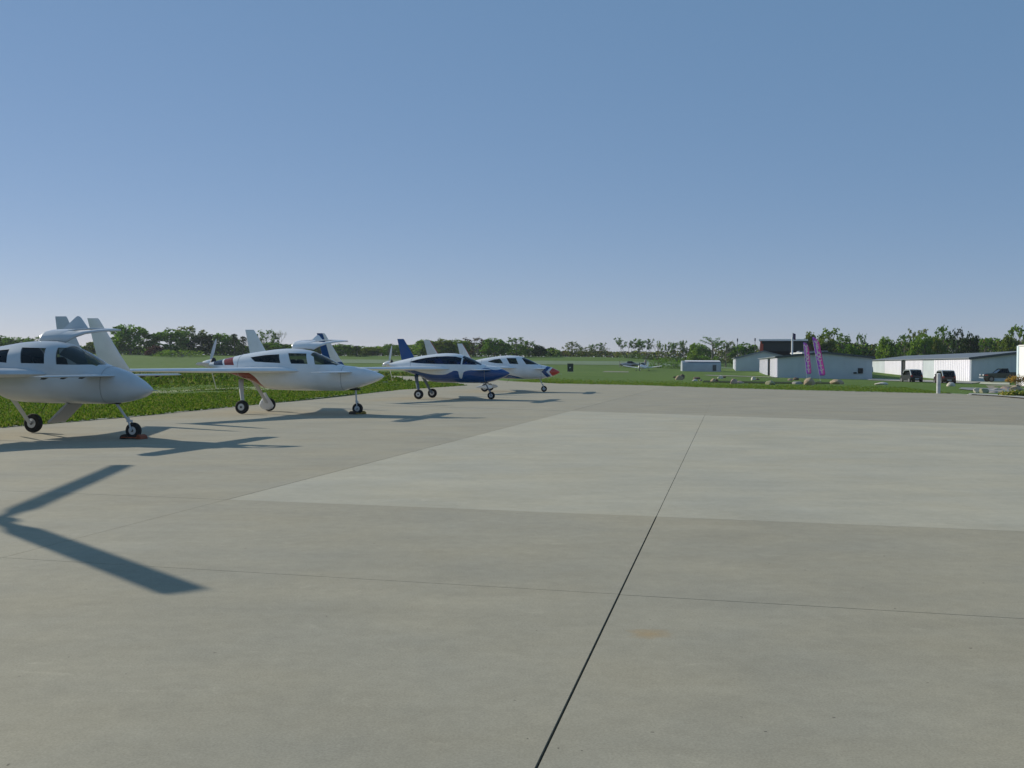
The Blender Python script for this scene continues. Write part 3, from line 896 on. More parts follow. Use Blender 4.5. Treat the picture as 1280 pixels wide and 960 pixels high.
def make_plane(o, near_win, wind, L, mats, seats_col, door=False, band_win=False, main_x=-3.35, nosewheel=-.4, rake=-.35, tipz=0.0, pants='none', near_tip=None, far_tip=None, brake=False, hinges=False, chock=None, prop_rot=0.0, nblades=3, SC=1.0, wing_dx=0.0, wshift=0.0, cspan=2.3, ddx=0.0, dfin=(0.0, 1.0)):
    body, wingm, trim = mats['body'], mats['wing'], mats['trim']
    def X(x):
        x = x - L * min(1, max(0, -x) / .8)
        return x if x > -1 else -1 + (x + 1) * SC
    def XW(x): return X(x) + wing_dx       # nose stretch
    def XI(x): # inverse
        if x < -1: x = -1 + (x + 1) / SC
        return x + L if x < -.8 - L else x / (1 + L / .8)
    def sec(x, ins=0.0):
        u = XI(x)
        tz = tipz * max(0, 1 + u / .9)
        return fT(u) - ins + tz, fB(u) + ins + tz, max(0.0, fW(u) - ins), fM(u) + tz
    def yat(x, z, ins=0.0):
        zt, zb, wd, zm = sec(x, ins)
        if z >= zm: t = (z - zm) / max(1e-6, zt - zm); n = NU
        else: t = (zm - z) / max(1e-6, zm - zb); n = NL_
        return wd * max(0.0, 1 - min(1, t) ** n) ** (1 / n)
    def hullmesh(xs, ins=0.0, n=44):
        rings = []
        for x in xs:
            zt, zb, wd, zm = sec(x, ins); ring = []
            for i in range(n):
                a = 2 * PI * i / n; c, s = math.cos(a), math.sin(a)
                e = NU if s >= 0 else NL_
                yy = wd * math.copysign(abs(c) ** (2 / e), c)
                zz = zm + (zt - zm if s >= 0 else zm - zb) * math.copysign(abs(s) ** (2 / e), s)
                ring.append((x, yy, zz))
            rings.append(ring)
        mb = MB().rings(rings); return mb
    us = [-4.95] + list(np.arange(-4.85, -1.0, .1)) + list(np.arange(-1.0, -.2, .06)) + [-.2, -.16, -.12, -.09, -.06, -.035, -.018, -.006]
    me = hullmesh([X(float(u)) for u in us]).mesh('fuselage')
    inner = hullmesh([X(float(u)) for u in np.arange(-3.9, -.75, .15)], .032).mesh('tmp')
    me = boolean(me, inner)
    near_win = [([(a + wshift, b) for a, b in t_], [(a + wshift, b) for a, b in b_]) for t_, b_ in near_win]
    cut = MB()
    polys = []
    for top, bot in near_win:
        poly = [(X(a), b) for a, b in top] + [(X(a), b) for a, b in reversed(bot)]
        polys.append((top, bot)); cut.prism(poly, 'y', -1.3, 1.3 if not door else .0)
    cme = cut.mesh('tmp'); me = boolean(me, cme)
    wp = [(X(a), b) for a, b in wind]
    wc = MB().prism(wp + [(a, -b) for a, b in reversed(wp)], 'z', 1.36, 2.2).mesh('tmp'); me = boolean(me, wc)
    if door:
        dc = MB().prism([(X(-2.95), 1.84), (X(-1.95), 1.80), (X(-1.12), 1.44), (X(-1.25), 1.22), (X(-2.1), 1.02), (X(-2.9), 1.1)], 'y', .12, 1.3).mesh('tmp'); me = boolean(me, dc)
    me.name = 'fuselage'
    for p in me.polygons: p.use_smooth = True
    me.set_sharp_from_angle(angle=R(40))
    me.materials.clear(); me.materials.append(body)
    fus = link(bpy.data.objects.new('fuselage', me), o)
    def pane(top, bot, side, nm='window'):
        ns, nr = 14, 6; mb = MB(); v = []
        def samp(pl, t):
            k = t * (len(pl) - 1); i = min(int(k), len(pl) - 2); f = k - i
            return pl[i][0] * (1 - f) + pl[i + 1][0] * f, pl[i][1] * (1 - f) + pl[i + 1][1] * f
        for s in range(ns + 1):
            a = samp(top, s / ns); b = samp(bot, s / ns)
            for r in range(nr + 1):
                t = -.03 + 1.06 * r / nr; px, pz = a[0] + (b[0] - a[0]) * t, a[1] + (b[1] - a[1]) * t
                px = X(px); zt = sec(px, .014)[0] - .004
                v.append((px, side * yat(px, min(pz, zt), .014), min(pz, zt)))
        f = [(s * (nr + 1) + r, s * (nr + 1) + r + 1, (s + 1) * (nr + 1) + r + 1, (s + 1) * (nr + 1) + r) for s in range(ns) for r in range(nr)]
        mb.add(v, f); return mb.build(nm, mats['glass'], o, 60)
    for i, (top, bot) in enumerate(near_win):
        pane(top, bot, -1)
        if not door: pane(top, bot, 1)
    # windscreen
    xs = [X(a) for a in np.linspace(max(p[0] for p in wind) + .02, min(p[0] for p in wind) - .02, 14)]
    mb = MB(); v = []
    for x in xs:
        zt, zb, wd, zm = sec(x, .014); yw = min(wd * .93, max(p[1] for p in wind) + .03)
        for j in range(17):
            yy = yw * (j / 8 - 1)
            t = min(1, abs(yy) / wd) if wd else 0
            v.append((x, yy, zm + (zt - zm) * (1 - t ** NU) ** (1 / NU)))
    mb.add(v, [(i * 17 + j, i * 17 + j + 1, (i + 1) * 17 + j + 1, (i + 1) * 17 + j) for i in range(len(xs) - 1) for j in range(16)])
    mb.build('windscreen', mats['glass'], o, 60)
    # cabin fittings
    floor = MB().box(X(-3.1), X(-1.45), -.34, .34, .76, .82).build('cabin_floor', mat('cabin_carpet', (.05, .05, .055), .95), o)
    for sx, zz in ((-2.05, 0), (-2.95, .04)):
        for sy in (-.27, .27):
            mb = MB().box(X(sx) - .25, X(sx) + .22, sy - .21, sy + .21, .86 + zz, 1.0 + zz)
            mb.prism([(X(sx) - .20, 1.0 + zz), (X(sx) - .10, 1.0 + zz), (X(sx) - .27, 1.56 + zz), (X(sx) - .36, 1.55 + zz)], 'y', sy - .21, sy + .21)
            mb.build('seat', seats_col, o, bevel=.03)
    mb = MB().prism([(X(-1.22), .95), (X(-1.34), .95), (X(-1.44), 1.33), (X(-1.20), 1.36)], 'y', -.33, .33)
    pn = mb.build('instrument_panel', mat('panel_black', (.02, .02, .022), .6), o, bevel=.01)
    # wings: loft of aerofoil sections
    def foil(xle, c, y, z, th, inc=0.0, n=11):
        pts = []
        for i in range(n): # upper from LE to TE
            t = (1 - math.cos(PI * i / (n - 1))) / 2
            h = th * (1.48 * math.sqrt(t) - .63 * t - 1.758 * t * t + 1.4215 * t ** 3 - .5075 * t ** 4)
            pts.append((t, h * 1.15))
        low = [(t, -h * .65) for t, h in pts[1:-1]][::-1]
        return [(xle - t * c, y, z + h * 1.0 - inc * t * c) for t, h in pts + low]
    for s, nm in ((-1, 'near'), (1, 'far')):
        secs = [(-2.15, 2.80, .30, 1.215, .20), (-2.22, 2.75, .62, 1.225, .20), (-2.5, 2.49, .85, 1.23, .19), (-3.0, 2.01, 1.15, 1.23, .165), (-3.62, 1.40, 1.45, 1.225, .155), (-3.86, 1.12, 1.75, 1.22, .148), (-4.10, .98, 2.3, 1.222, .14), (-4.62, .80, 3.5, 1.228, .115), (-5.08, .66, 4.5, 1.235, .09), (-5.13, .64, 4.58, 1.237, .07)]
        mb = MB().rings([foil(XW(a), c, s * y, z, t) for a, c, y, z, t in secs])
        wg = mb.build('wing', wingm, o, 50)
        # aileron gap as own part
        a0, a1 = secs[6], secs[8]
        al = []
        for q, (a, c, y, z, t) in enumerate((a0, a1)):
            xt = XW(a) - c
            al.append([(xt - .005, s * y, z + .004), (xt + .02, s * y, z + .014), (xt + .17, s * y, z + t * .34 + .006), (xt + .17, s * y, z - t * .2 - .006), (xt + .02, s * y, z - .006)])
        MB().rings(al).build('aileron', wingm, wg, 30)
        # winglet
        def wl(xle, c, z, y, th):
            pts = foil(0, c, 0, 0, th)
            return [(xle + p[0], s * y + p[2] * 1.0, z) for p in pts]
        tips = [(-5.02, .86, 1.14, 4.58, .05), (-5.10, .84, 1.22, 4.6, .06), (-5.36, .68, 1.6, 4.63, .055), (-5.70, .47, 2.15, 4.66, .04), (-5.93, .33, 2.52, 4.68, .03), (-5.97, .30, 2.56, 4.685, .012)]
        wm = (near_tip if s < 0 else far_tip) or wingm
        MB().rings([wl(XW(a), c, z, y, t) for a, c, z, y, t in tips]).build('winglet', wm, o, 50)
    # canard
    cs = cspan
    for s in (-1, 1):
        mb = MB().rings([foil(X(-.62), .40, s * .25, 1.205, .05), foil(X(-.64), .38, s * 1.0, 1.205, .048), foil(X(-.68), .33, s * (cs - .1), 1.205, .04), foil(X(-.72), .24, s * cs, 1.205, .02)])
        cn = mb.build('canard', wingm, o, 50)
        mb = MB().rings([[(X(-1.02), s * .45, 1.20), (X(-1.14), s * .45, 1.192), (X(-1.02), s * .45, 1.218)], [(X(-1.0), s * (cs - .15), 1.20), (X(-1.10), s * (cs - .15), 1.194), (X(-1.0), s * (cs - .15), 1.214)]])
        mb.build('elevator', wingm, cn)
        if hinges:
            for yy in (.75, 1.3, 1.85):
                MB().prism([(X(-.92), 1.19), (X(-1.06), 1.19), (X(-1.10), 1.155), (X(-1.02), 1.15)], 'y', s * yy - .012, s * yy + .012).build('hinge', mat('dark_metal', (.06, .06, .06), .5, .6), cn)
    # cowling seam and canopy frame seam, thin raised bands
    seam = mat('seam_grey', (.30, .31, .32), .6)
    for xx in (-3.95, -.86):
        mbs = MB(); rg = []
        for dx in (-.006, .006):
            zt, zb, wd, zm = sec(X(xx), -.003); ring = []
            for i in range(44):
                a_ = 2 * PI * i / 44; c_, s_ = math.cos(a_), math.sin(a_); e_ = NU if s_ >= 0 else NL_
                ring.append((X(xx) + dx, wd * math.copysign(abs(c_) ** (2 / e_), c_), zm + (zt - zm if s_ >= 0 else zm - zb) * math.copysign(abs(s_) ** (2 / e_), s_)))
            rg.append(ring)
        mbs.rings(rg, cap=False).build('panel_seam', seam, o, 40)
    # cowling rear, spinner, propeller
    xc = X(-4.95)
    mk = mat('cowl_dark', (.02, .02, .02), .7)
    MB().lathe([(.03, .19), (-.02, .15)], (xc, 0, 1.41), 'x', 20).build('cowl_outlet', mk, o, 40)
    prop = MB().lathe([(-.03, .135), (-.10, .13), (-.18, .115), (-.27, .085), (-.34, .045), (-.37, .008)], (xc, 0, 1.41), 'x', 24).build('propeller', mats.get('spinner', trim), o, 40)
    for k in range(nblades):
        a0 = prop_rot + 2 * PI * k / nblades
        rings = []
        for r, c, tw in ((.08, .06, 1.0), (.2, .09, .85), (.4, .125, .65), (.62, .115, .45), (.78, .085, .36), (.86, .03, .34)):
            ring = []
            for q in range(8):
                t = 2 * PI * q / 8; lx = c * .5 * math.cos(t) * .95; ln = .014 * math.sin(t) * (1.4 - r)
                tx = lx * math.sin(tw) + ln * math.cos(tw); tt = lx * math.cos(tw) - ln * math.sin(tw)
                rv = Vector((0, math.sin(a0), math.cos(a0))); tv = Vector((0, math.cos(a0), -math.sin(a0)))
                p = rv * r + tv * tt; ring.append((xc - .10 + tx * .8, p.y, 1.41 + p.z))
            rings.append(ring)
        MB().rings(rings).build('blade', mats['blade'], prop, 50)
    # gear
    tyre = mat('tyre_rubber', (.018, .018, .018), .85, var=.3, vscale=20)
    rimm = mat('wheel_alloy', (.55, .56, .57), .4, .7)
    legm = mats['leg']
    def wheel(x, y, r, wd, parent_obj):
        wl_ = MB().lathe([(-wd * .5, r * .55), (-wd * .5, r * .86), (-wd * .36, r * .97), (-wd * .15, r), (wd * .15, r), (wd * .36, r * .97), (wd * .5, r * .86), (wd * .5, r * .55)], (x, y, r + .004), 'y', 26).build('wheel', tyre, parent_obj, 35)
        MB().lathe([(-wd * .52, r * .2), (-wd * .5, r * .5), (-wd * .4, r * .56), (wd * .4, r * .56), (wd * .5, r * .5), (wd * .52, r * .2)], (x, y, r + .004), 'y', 20).build('rim', rimm, wl_, 35)
        MB().lathe([(-wd * .6, r * .16), (wd * .6, r * .16)], (x, y, r + .004), 'y', 10).build('hub', mat('dark_metal', (.06, .06, .06), .5, .6), wl_, 35)
        return wl_
    for s in (-1, 1):
        wy = s * .95; r = .195
        rings = []
        for t in np.linspace(0, 1, 7):
            x = X(main_x) - .30 * (1 - t) ** .9; y = s * (.34 + (.95 - .34 - .11) * t ** .8); z = .98 - .78 * t ** 1.1
            wdt = .085 - .035 * t; th = .022
            rings.append([(x + wdt * math.cos(a), y + th * math.sin(a), z + .0 * math.sin(a)) for a in [2 * PI * q / 10 for q in range(10)]])
        MB().rings(rings).build('gear_leg', legm, o, 50)
        wh = wheel(X(main_x), wy, r, .13, o)
        if pants == 'both' or (pants == 'far_inner' and s > 0):
            rr = []
            if pants == 'both':
                for t, hh, ww in ((.42, .01, .01), (.36, .07, .05), (.22, .125, .085), (.05, .15, .095), (-.15, .125, .08), (-.32, .07, .045), (-.48, .01, .01)):
                    rr.append([(X(main_x) + t, wy + ww * math.cos(a), .235 + hh * math.sin(a) * (1.0 if math.sin(a) > 0 else .75)) for a in [2 * PI * q / 14 for q in range(14)]])
            else:
                for zz, hx, dx in ((.56, .03, -.10), (.42, .09, -.07), (.28, .19, -.06), (.17, .24, -.05), (.09, .18, -.03), (.05, .10, -.03)):
                    rr.append([(X(main_x) + dx + hx * math.cos(a), wy - .10 + .05 * math.sin(a), zz) for a in [2 * PI * q / 14 for q in range(14)]])
            MB().rings(rr).build('wheel_fairing', wingm, o, 50)
    # nose gear: strut slants forward, fork, wheel
    nx = nosewheel; r = .155
    ng = MB()
    ng.tube((nx + rake, 0, .74), (nx - .02 + rake * .25, 0, .36), .026, .022, 10).tube((nx - .02 + rake * .25, 0, .40), (nx - .015 + rake * .2, 0, .33), .036, .036, 10)
    for s in (-1, 1):
        ng.tube((nx + rake * .2, s * .045, .34), (nx, s * .075, r + .004), .018, .016, 8)
    ng.box(nx + rake * .2 - .03, nx + rake * .2 + .03, -.06, .06, .32, .36)
    ng.build('nose_strut', legm, o, 50)
    wheel(nx, 0, r, .10, o)
    MB().box(nx + rake - .17, nx + rake + .13, -.055, .055, fB(XI(nx + rake)) - .012, fB(XI(nx + rake)) + .05).build('gear_well', mat('panel_black', (.02, .02, .022), .6), o, bevel=.01)
    if brake:
        MB().prism([(X(-1.78), .69), (X(-1.74), .66), (X(-2.22), .28), (X(-2.26), .31)], 'y', -.26, .26).build('speed_brake', mats['belly'], o, bevel=.006)
    # belly aerial
    MB().tube((X(-2.55), .1, .69), (X(-2.70), .1, .46), .008, .005, 6).build('aerial', mk, o)
    # pitot and nose hatch light
    MB().tube((-.05, 0, .93), (.10, 0, .925), .008, .006, 6).build('pitot_tube', rimm, o)
    # raised gull door on the far side
    if door:
        def XD_(x): return X(x) + ddx
        rows = [(.10, 1.865, -2.93, -2.10), (.16, 1.97, -2.97, -1.92), (.30, 2.055, -2.98, -1.74), (.52, 2.10, -2.97, -1.55), (.78, 2.125, -2.95, -1.42), (1.0, 2.135, -2.9, -1.36)]
        mb = MB(); v = []; nc = 16
        for y, z, xa, xb in rows:
            for j in range(nc + 1):
                t = j / nc; xa_ = xa + .18; v.append((XD_(xa_ + (xb - xa_) * t), y, z - .03 * math.sin(PI * t) * 0 - .05 * max(0, t - .75) ** 2 * 4 + .02 * math.sin(PI * t)))
        f = []
        for r_ in range(5):
            for j in range(nc):
                if r_ in (3,) and (2 <= j <= 7): continue
                if r_ in (2, 3) and (9 <= j <= 13): continue
                f.append((r_ * (nc + 1) + j, r_ * (nc + 1) + j + 1, (r_ + 1) * (nc + 1) + j + 1, (r_ + 1) * (nc + 1) + j))
        mb.add(v, f); me2 = mb.mesh('door', 50); me2.materials.append(body if mats.get('door') is None else mats['door'])
        dob = link(bpy.data.objects.new('door', me2), o); md = dob.modifiers.new('s', 'SOLIDIFY'); md.thickness = .035; md.offset = -1
        # lower corner of the door, turned up
        fc = X(-2.57) + ddx + dfin[0]; k = dfin[1]
        MB().rings([[(fc + dx * k, yy, 2.12) for dx, yy in ((-.27, .99), (.33, .99), (.33, 1.02), (-.27, 1.02))],
                    [(fc + dx * k, yy, 2.12 + .25 * k) for dx, yy in ((-.05, 1.10), (.07, 1.10), (.07, 1.125), (-.05, 1.125))],
                    [(fc + dx * k, yy, 2.12 + .28 * k) for dx, yy in ((-.02, 1.115), (.02, 1.115), (.02, 1.13), (-.02, 1.13))]]).build('door_corner', mats.get('door') or body, dob, 30)
        MB().rings([[(XD_(-2.66), .54, 2.102), (XD_(-2.44), .54, 2.106), (XD_(-2.44), .54, 2.112), (XD_(-2.66), .54, 2.108)], [(XD_(-2.64), .80, 2.124), (XD_(-2.42), .80, 2.130), (XD_(-2.42), .80, 2.136), (XD_(-2.64), .80, 2.130)]]).build('door_window', mats['glass'], dob)
    return fus

WHITE = (0.83, 0.84, 0.835)
BLUE = (0.008, 0.070, 0.25)
NAVY = (0.02, 0.035, 0.07)
REDB = (0.27, 0.040, 0.025)
m_white = paint_mat('paint_white', WHITE, [])
m_white_shaded = paint_mat('paint_white_shaded', (0.57, 0.60, 0.61), [], .35)  # white darkened: the nearest aeroplane's shade is put into the colour
m_blue = paint_mat('paint_blue', BLUE, [])
m_blade = mat('blade_white', (0.62, 0.62, 0.60), .4)
m_leg = mat('gear_grey', (0.52, 0.54, 0.55), .45)
m_glass = glass('aircraft_glass', (0.22, 0.25, 0.25))
m_glassb = glass('aircraft_glass_blue', (0.10, 0.16, 0.34))
seat_tan = mat('seat_cloth_brown', (0.10, 0.085, 0.07), .9)
seat_grey = mat('seat_cloth_grey', (0.10, 0.11, 0.12), .9)
seat_blue = mat('seat_cloth_blue', (0.03, 0.07, 0.28), .9)

HEAD = R(-12.6)
def place_plane(wheelpx, nose_dx, head=HEAD):
    p = P(*wheelpx)
    fw = Vector((math.cos(head), math.sin(head), 0))
    return p + fw * nose_dx, head
def quad(tl, tr, br, bl): return ([tl, tr], [bl, br])
W_FRONT = ([(-2.02, 1.745), (-1.84, 1.735), (-1.62, 1.665), (-1.38, 1.555), (-1.17, 1.44)], [(-1.88, 1.415), (-1.7, 1.41), (-1.5, 1.415), (-1.32, 1.415), (-1.12, 1.41)])
W_MID = quad((-2.72, 1.735), (-2.20, 1.725), (-2.08, 1.43), (-2.56, 1.435))
W_REAR = ([(-3.86, 1.61), (-3.4, 1.675), (-2.98, 1.70)], [(-3.68, 1.485), (-3.3, 1.465), (-2.88, 1.45)])
W_SCREEN = [(-1.04, .26), (-1.28, .36), (-1.55, .40), (-1.80, .34)]

# aircraft 1 (nearest)
loc, hd = place_plane((167, 548.5), .42)
a1 = thing('canard_aeroplane', loc, hd, 'nearest plain white canard aeroplane, cut by the left edge, belly brake open', 'aeroplane')
body1 = m_white_shaded
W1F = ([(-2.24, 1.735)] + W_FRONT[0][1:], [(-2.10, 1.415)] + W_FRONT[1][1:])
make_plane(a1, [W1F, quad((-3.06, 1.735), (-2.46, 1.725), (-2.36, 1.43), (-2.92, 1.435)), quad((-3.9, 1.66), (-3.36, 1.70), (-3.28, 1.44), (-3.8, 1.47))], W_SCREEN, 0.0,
           dict(body=body1, wing=body1, trim=m_white_shaded, glass=m_glass, blade=m_blade, leg=m_leg, belly=mat('brake_panel', (.42, .40, .37), .6)), seat_tan, door=True, main_x=-3.62, nosewheel=-.42, rake=-.42, brake=True, hinges=True, prop_rot=.3, SC=.88, wing_dx=.22, wshift=.30)

# aircraft 2
loc, hd = place_plane((447, 517.6), .80, R(-10.6))
a2 = thing('canard_aeroplane', loc, hd, 'white canard aeroplane with one navy and one red tail stripe, raised far door', 'aeroplane')
b2 = paint_mat('paint_striped', WHITE, [(NAVY, band(.55, -4.30, -3.98, 1.38, 2)), (REDB, band(.55, -3.92, -3.60, 1.38, 2)),
     (REDB, below_curve([(-5.4, .9), (-4.6, 1.22), (-4.1, 1.22), (-3.75, 1.1), (-3.35, .66), (-3.2, .6)], -5.4, -3.2, .4, 1.6))])
make_plane(a2, [W_FRONT, W_MID, W_REAR], W_SCREEN, 0.3,
           dict(body=b2, wing=m_white, trim=m_white, glass=m_glass, blade=m_blade, leg=m_leg, belly=m_white, door=m_white), seat_grey, door=True, main_x=-3.6, nosewheel=-.80, rake=-.06, pants='far_inner', prop_rot=R(30), tipz=.16, wshift=.28, wing_dx=.20, cspan=2.5, ddx=.22, dfin=(.22, .62))

# aircraft 3
loc, hd = place_plane((614, 499.3), .77)
a3 = thing('canard_aeroplane', loc, hd, 'canard aeroplane with white top, wavy blue belly and one long dark side window', 'aeroplane')
b3 = paint_mat('paint_blue_belly', WHITE, [(BLUE, below_curve([(-5.3, 1.23), (-4.6, 1.22), (-4.0, 1.18), (-3.5, 1.07), (-3.0, 1.0), (-2.6, 1.0), (-2.3, 1.10), (-2.12, 1.16), (-2.0, 1.13), (-1.9, .84), (-1.78, 1.10), (-1.6, 1.17), (-1.2, 1.20), (-.9, 1.27), (-.55, 1.20), (-.3, 1.24), (0, 1.3)], -5.3, 0, .4, 1.6))])
nt3 = paint_mat('winglet_blue_white', WHITE, [(BLUE, below_curve([(-6.6, 3.4), (-6.22, 2.75), (-6.05, 2.3), (-5.93, 1.9), (-5.86, 1.66), (-5.76, 1.50), (-5.4, 1.49), (-5.0, 1.38)], -6.6, -5.0, 1.0, 3.4))])
band3 = ([(-4.02, 1.505), (-3.7, 1.60), (-3.3, 1.68), (-2.85, 1.73), (-2.4, 1.745), (-2.05, 1.73), (-1.8, 1.67), (-1.5, 1.56), (-1.24, 1.44)], [(-3.98, 1.49), (-3.7, 1.46), (-3.3, 1.44), (-2.85, 1.43), (-2.4, 1.42), (-2.05, 1.42), (-1.8, 1.415), (-1.5, 1.41), (-1.16, 1.405)])
def split_band(b, s0, s1):
    def samp(pl, t):
        k = t * (len(pl) - 1); i = min(int(k), len(pl) - 2); f = k - i
        return (pl[i][0] * (1 - f) + pl[i + 1][0] * f, pl[i][1] * (1 - f) + pl[i + 1][1] * f)
    ts = np.linspace(s0, s1, 7)
    return ([samp(b[0], t) for t in ts], [samp(b[1], t) for t in ts])
make_plane(a3, [split_band(band3, 0, .745), split_band(band3, .77, 1)], W_SCREEN, 0.1,
           dict(body=b3, wing=m_white, trim=m_white, glass=m_glassb, blade=m_blade, leg=mat('gear_blue_grey', (.10, .15, .22), .4), belly=m_white, spinner=m_white), seat_blue, main_x=-3.45, nosewheel=-.77, rake=-.28, near_tip=nt3, far_tip=m_blue, prop_rot=R(26), tipz=.14)

# aircraft 4
loc, hd = place_plane((680, 489.8), .82, R(-7))
a4 = thing('canard_aeroplane', loc, hd, 'farthest white canard aeroplane in the row, red nose tip behind a blue chevron', 'aeroplane')
b4 = paint_mat('paint_red_nose', WHITE, [(BLUE, chevron(-.92, -.68, 1.04, .95)), ((0.60, 0.05, 0.02), chevron(-.53, 1, 1.04, .75)),
      (BLUE, below_curve([(-5.3, 1.1), (-4.2, 1.02), (-3.6, 1.0), (-3.0, .93), (-2.5, .86), (-2.0, .74), (-1.6, .6)], -5.3, -1.6, .4, 1.6))])
w4 = paint_mat('winglet_red_edge', WHITE, [((0.45, .05, .03), lambda N, L, x, y, z: mth(N, L, 'MULTIPLY', mth(N, L, 'GREATER_THAN', mth(N, L, 'ADD', x, mth(N, L, 'MULTIPLY', z, .62)), -4.33), mth(N, L, 'GREATER_THAN', z, 1.3)))])
W4F = ([(-2.0, 1.745), (-1.84, 1.735), (-1.62, 1.665), (-1.38, 1.555), (-1.2, 1.44)], [(-1.74, 1.42), (-1.6, 1.415), (-1.5, 1.415), (-1.32, 1.415), (-1.15, 1.41)])
make_plane(a4, [W4F, quad((-2.78, 1.74), (-2.28, 1.73), (-2.14, 1.43), (-2.58, 1.44)), ([(-3.72, 1.56), (-3.4, 1.66), (-3.1, 1.70)], [(-3.70, 1.53), (-3.3, 1.47), (-2.92, 1.455)])], W_SCREEN, 0.08,
           dict(body=b4, wing=m_white, trim=m_white, glass=m_glass, blade=m_blade, leg=m_leg, belly=m_white), seat_grey, main_x=-3.7, nosewheel=-.82, rake=-.24, pants='both', near_tip=w4, far_tip=w4, prop_rot=.6, tipz=.10, wshift=.12, wing_dx=.15)

# chocks
def chock(wx, wy, hd, label, cols):
    o = thing('wheel_chock', (wx, wy, .002), hd, label, 'wheel chock')
    for s, c in ((1, cols[0]), (-1, cols[1])):
        MB().prism([(s * .10, 0), (s * .23, 0), (s * .21, .06), (s * .15, .09)], 'y', -.13, .13).build('block', c, o, bevel=.008)
    MB().tube((-.18, -.14, .03), (.18, -.14, .03), .012, .012, 6).build('rope', cols[2], o)
    return o
c_or = mat('chock_orange', (.26, .06, .02), .7, var=.3, vscale=12)
c_dk = mat('chock_dark', (.05, .035, .028), .8, var=.3, vscale=12)
c_ye = mat('chock_yellow', (.36, .24, .05), .7, var=.4, vscale=12)
p = P(167, 548.5); chock(p.x, p.y, HEAD, 'dark and rusty orange chock clamped round the nose wheel of the nearest aeroplane', (c_or, c_dk, c_or))
p = P(447, 517.6); chock(p.x, p.y, HEAD + R(60), 'small dark chock with yellow edge at the nose wheel of the striped aeroplane', (c_ye, c_dk, c_ye))

# ------------------------------------------------------------------ unseen helicopter added out of view, blades shaped to cast the blade shadow
HH = 2.85
HA = R(-45)
hp = P(-6, 650) + Vector((SUN_DIR[0], SUN_DIR[1], 0)).normalized() * HH / math.tan(R(SUN_EL))
hel = thing('helicopter', (hp.x, hp.y, 0), HA, 'white three bladed helicopter added out of view to cast the shadow', 'helicopter')
MB().rings([[(x, wd * math.cos(a), z0 + (z1 - z0) * (.5 + .5 * math.sin(a))) for a in [PI * (.02 + .96 * q / 16) for q in range(17)]] for x, wd, z0, z1 in ((1.80, .30, 1.02, 1.22), (1.5, .50, .95, 1.56), (1.1, .655, .92, 1.86), (.6, .705, .9, 2.06))], cap=False).build('windscreen', m_glass, hel, 50)
st = [(1.9, .05, .9, .95), (1.75, .35, .65, 1.25), (1.35, .58, .5, 1.65), (.8, .68, .45, 2.0), (0, .68, .45, 2.08), (-.7, .6, .55, 2.0), (-1.3, .42, .85, 1.75), (-1.9, .22, 1.1, 1.55)]
MB().rings([[(x, wd * math.cos(a) * abs(math.cos(a)) ** -.2 if abs(math.cos(a)) > 1e-6 else 0, (z0 + z1) / 2 + (z1 - z0) / 2 * math.sin(a)) for a in [2 * PI * q / 24 + .01 for q in range(24)]] for x, wd, z0, z1 in st]).build('cabin', m_white, hel, 50)
MB().tube((-1.7, 0, 1.33), (-5.6, 0, 1.62), .19, .09, 14).build('tail_boom', m_white, hel, 50)
MB().prism([(-5.3, 1.1), (-5.6, 1.1), (-6.0, 2.2), (-5.75, 2.2), (-5.4, 1.6)], 'y', -.03, .03).build('tail_fin', m_white, hel)
MB().tube((0, 0, 2.0), (0, 0, HH), .05, .04, 10).build('mast', m_leg, hel, 50)
hub = MB().lathe([(-.06, .16), (.0, .2), (.06, .14)], (0, 0, HH), 'z', 16).build('rotor_hub', m_leg, hel, 50)
pa = P(156, 581.5) ; pb = P(238, 741); hc = P(-6, 650)
aa = math.atan2(pa.y - hc.y, pa.x - hc.x); ab = math.atan2(pb.y - hc.y, pb.x - hc.x)
la = (pa - hc).length; lb = (pb - hc).length
mid = (aa + ab) / 2 + PI
for ang, ln in ((aa, la), (ab, lb), (mid, 4.8)):
    a = ang - HA; d = Vector((math.cos(a), math.sin(a), 0)); q = Vector((-d.y, d.x, 0)); up = Vector((0, 0, 1))
    rings = [[tuple(d * r + q * (cw * math.cos(t)) + up * (HH + dz + .018 * math.sin(t))) for t in [2 * PI * k / 8 for k in range(8)]] for r, cw, dz in ((.1, .07, 0), (.5, .09, 0), (.8, .16, 0), (ln * .6, .16, -.01), (ln, .16, -.02))]
    MB().rings(rings).build('rotor_blade', m_leg, hub, 30)
for s in (-1, 1):
    MB().tube((-1.2, s * .95, .06), (1.5, s * .95, .06), .045, .045, 8).build('skid', m_leg, hel, 50)
    for xx in (-.7, .8): MB().tube((xx, s * .45, .6), (xx, s * .95, .07), .035, .035, 8).build('skid_strut', m_leg, hel, 50)
tr = MB().lathe([(-.05, .07), (.05, .07)], (-5.75, .12, 1.65), 'y', 10).build('tail_rotor', m_leg, hel, 50)
for k in (0, 1): MB().box(-5.79, -5.71, .12, .14, 1.65 + (0 if k else -.7), 1.65 + (.7 if k else 0)).build('tail_blade', m_leg, tr)

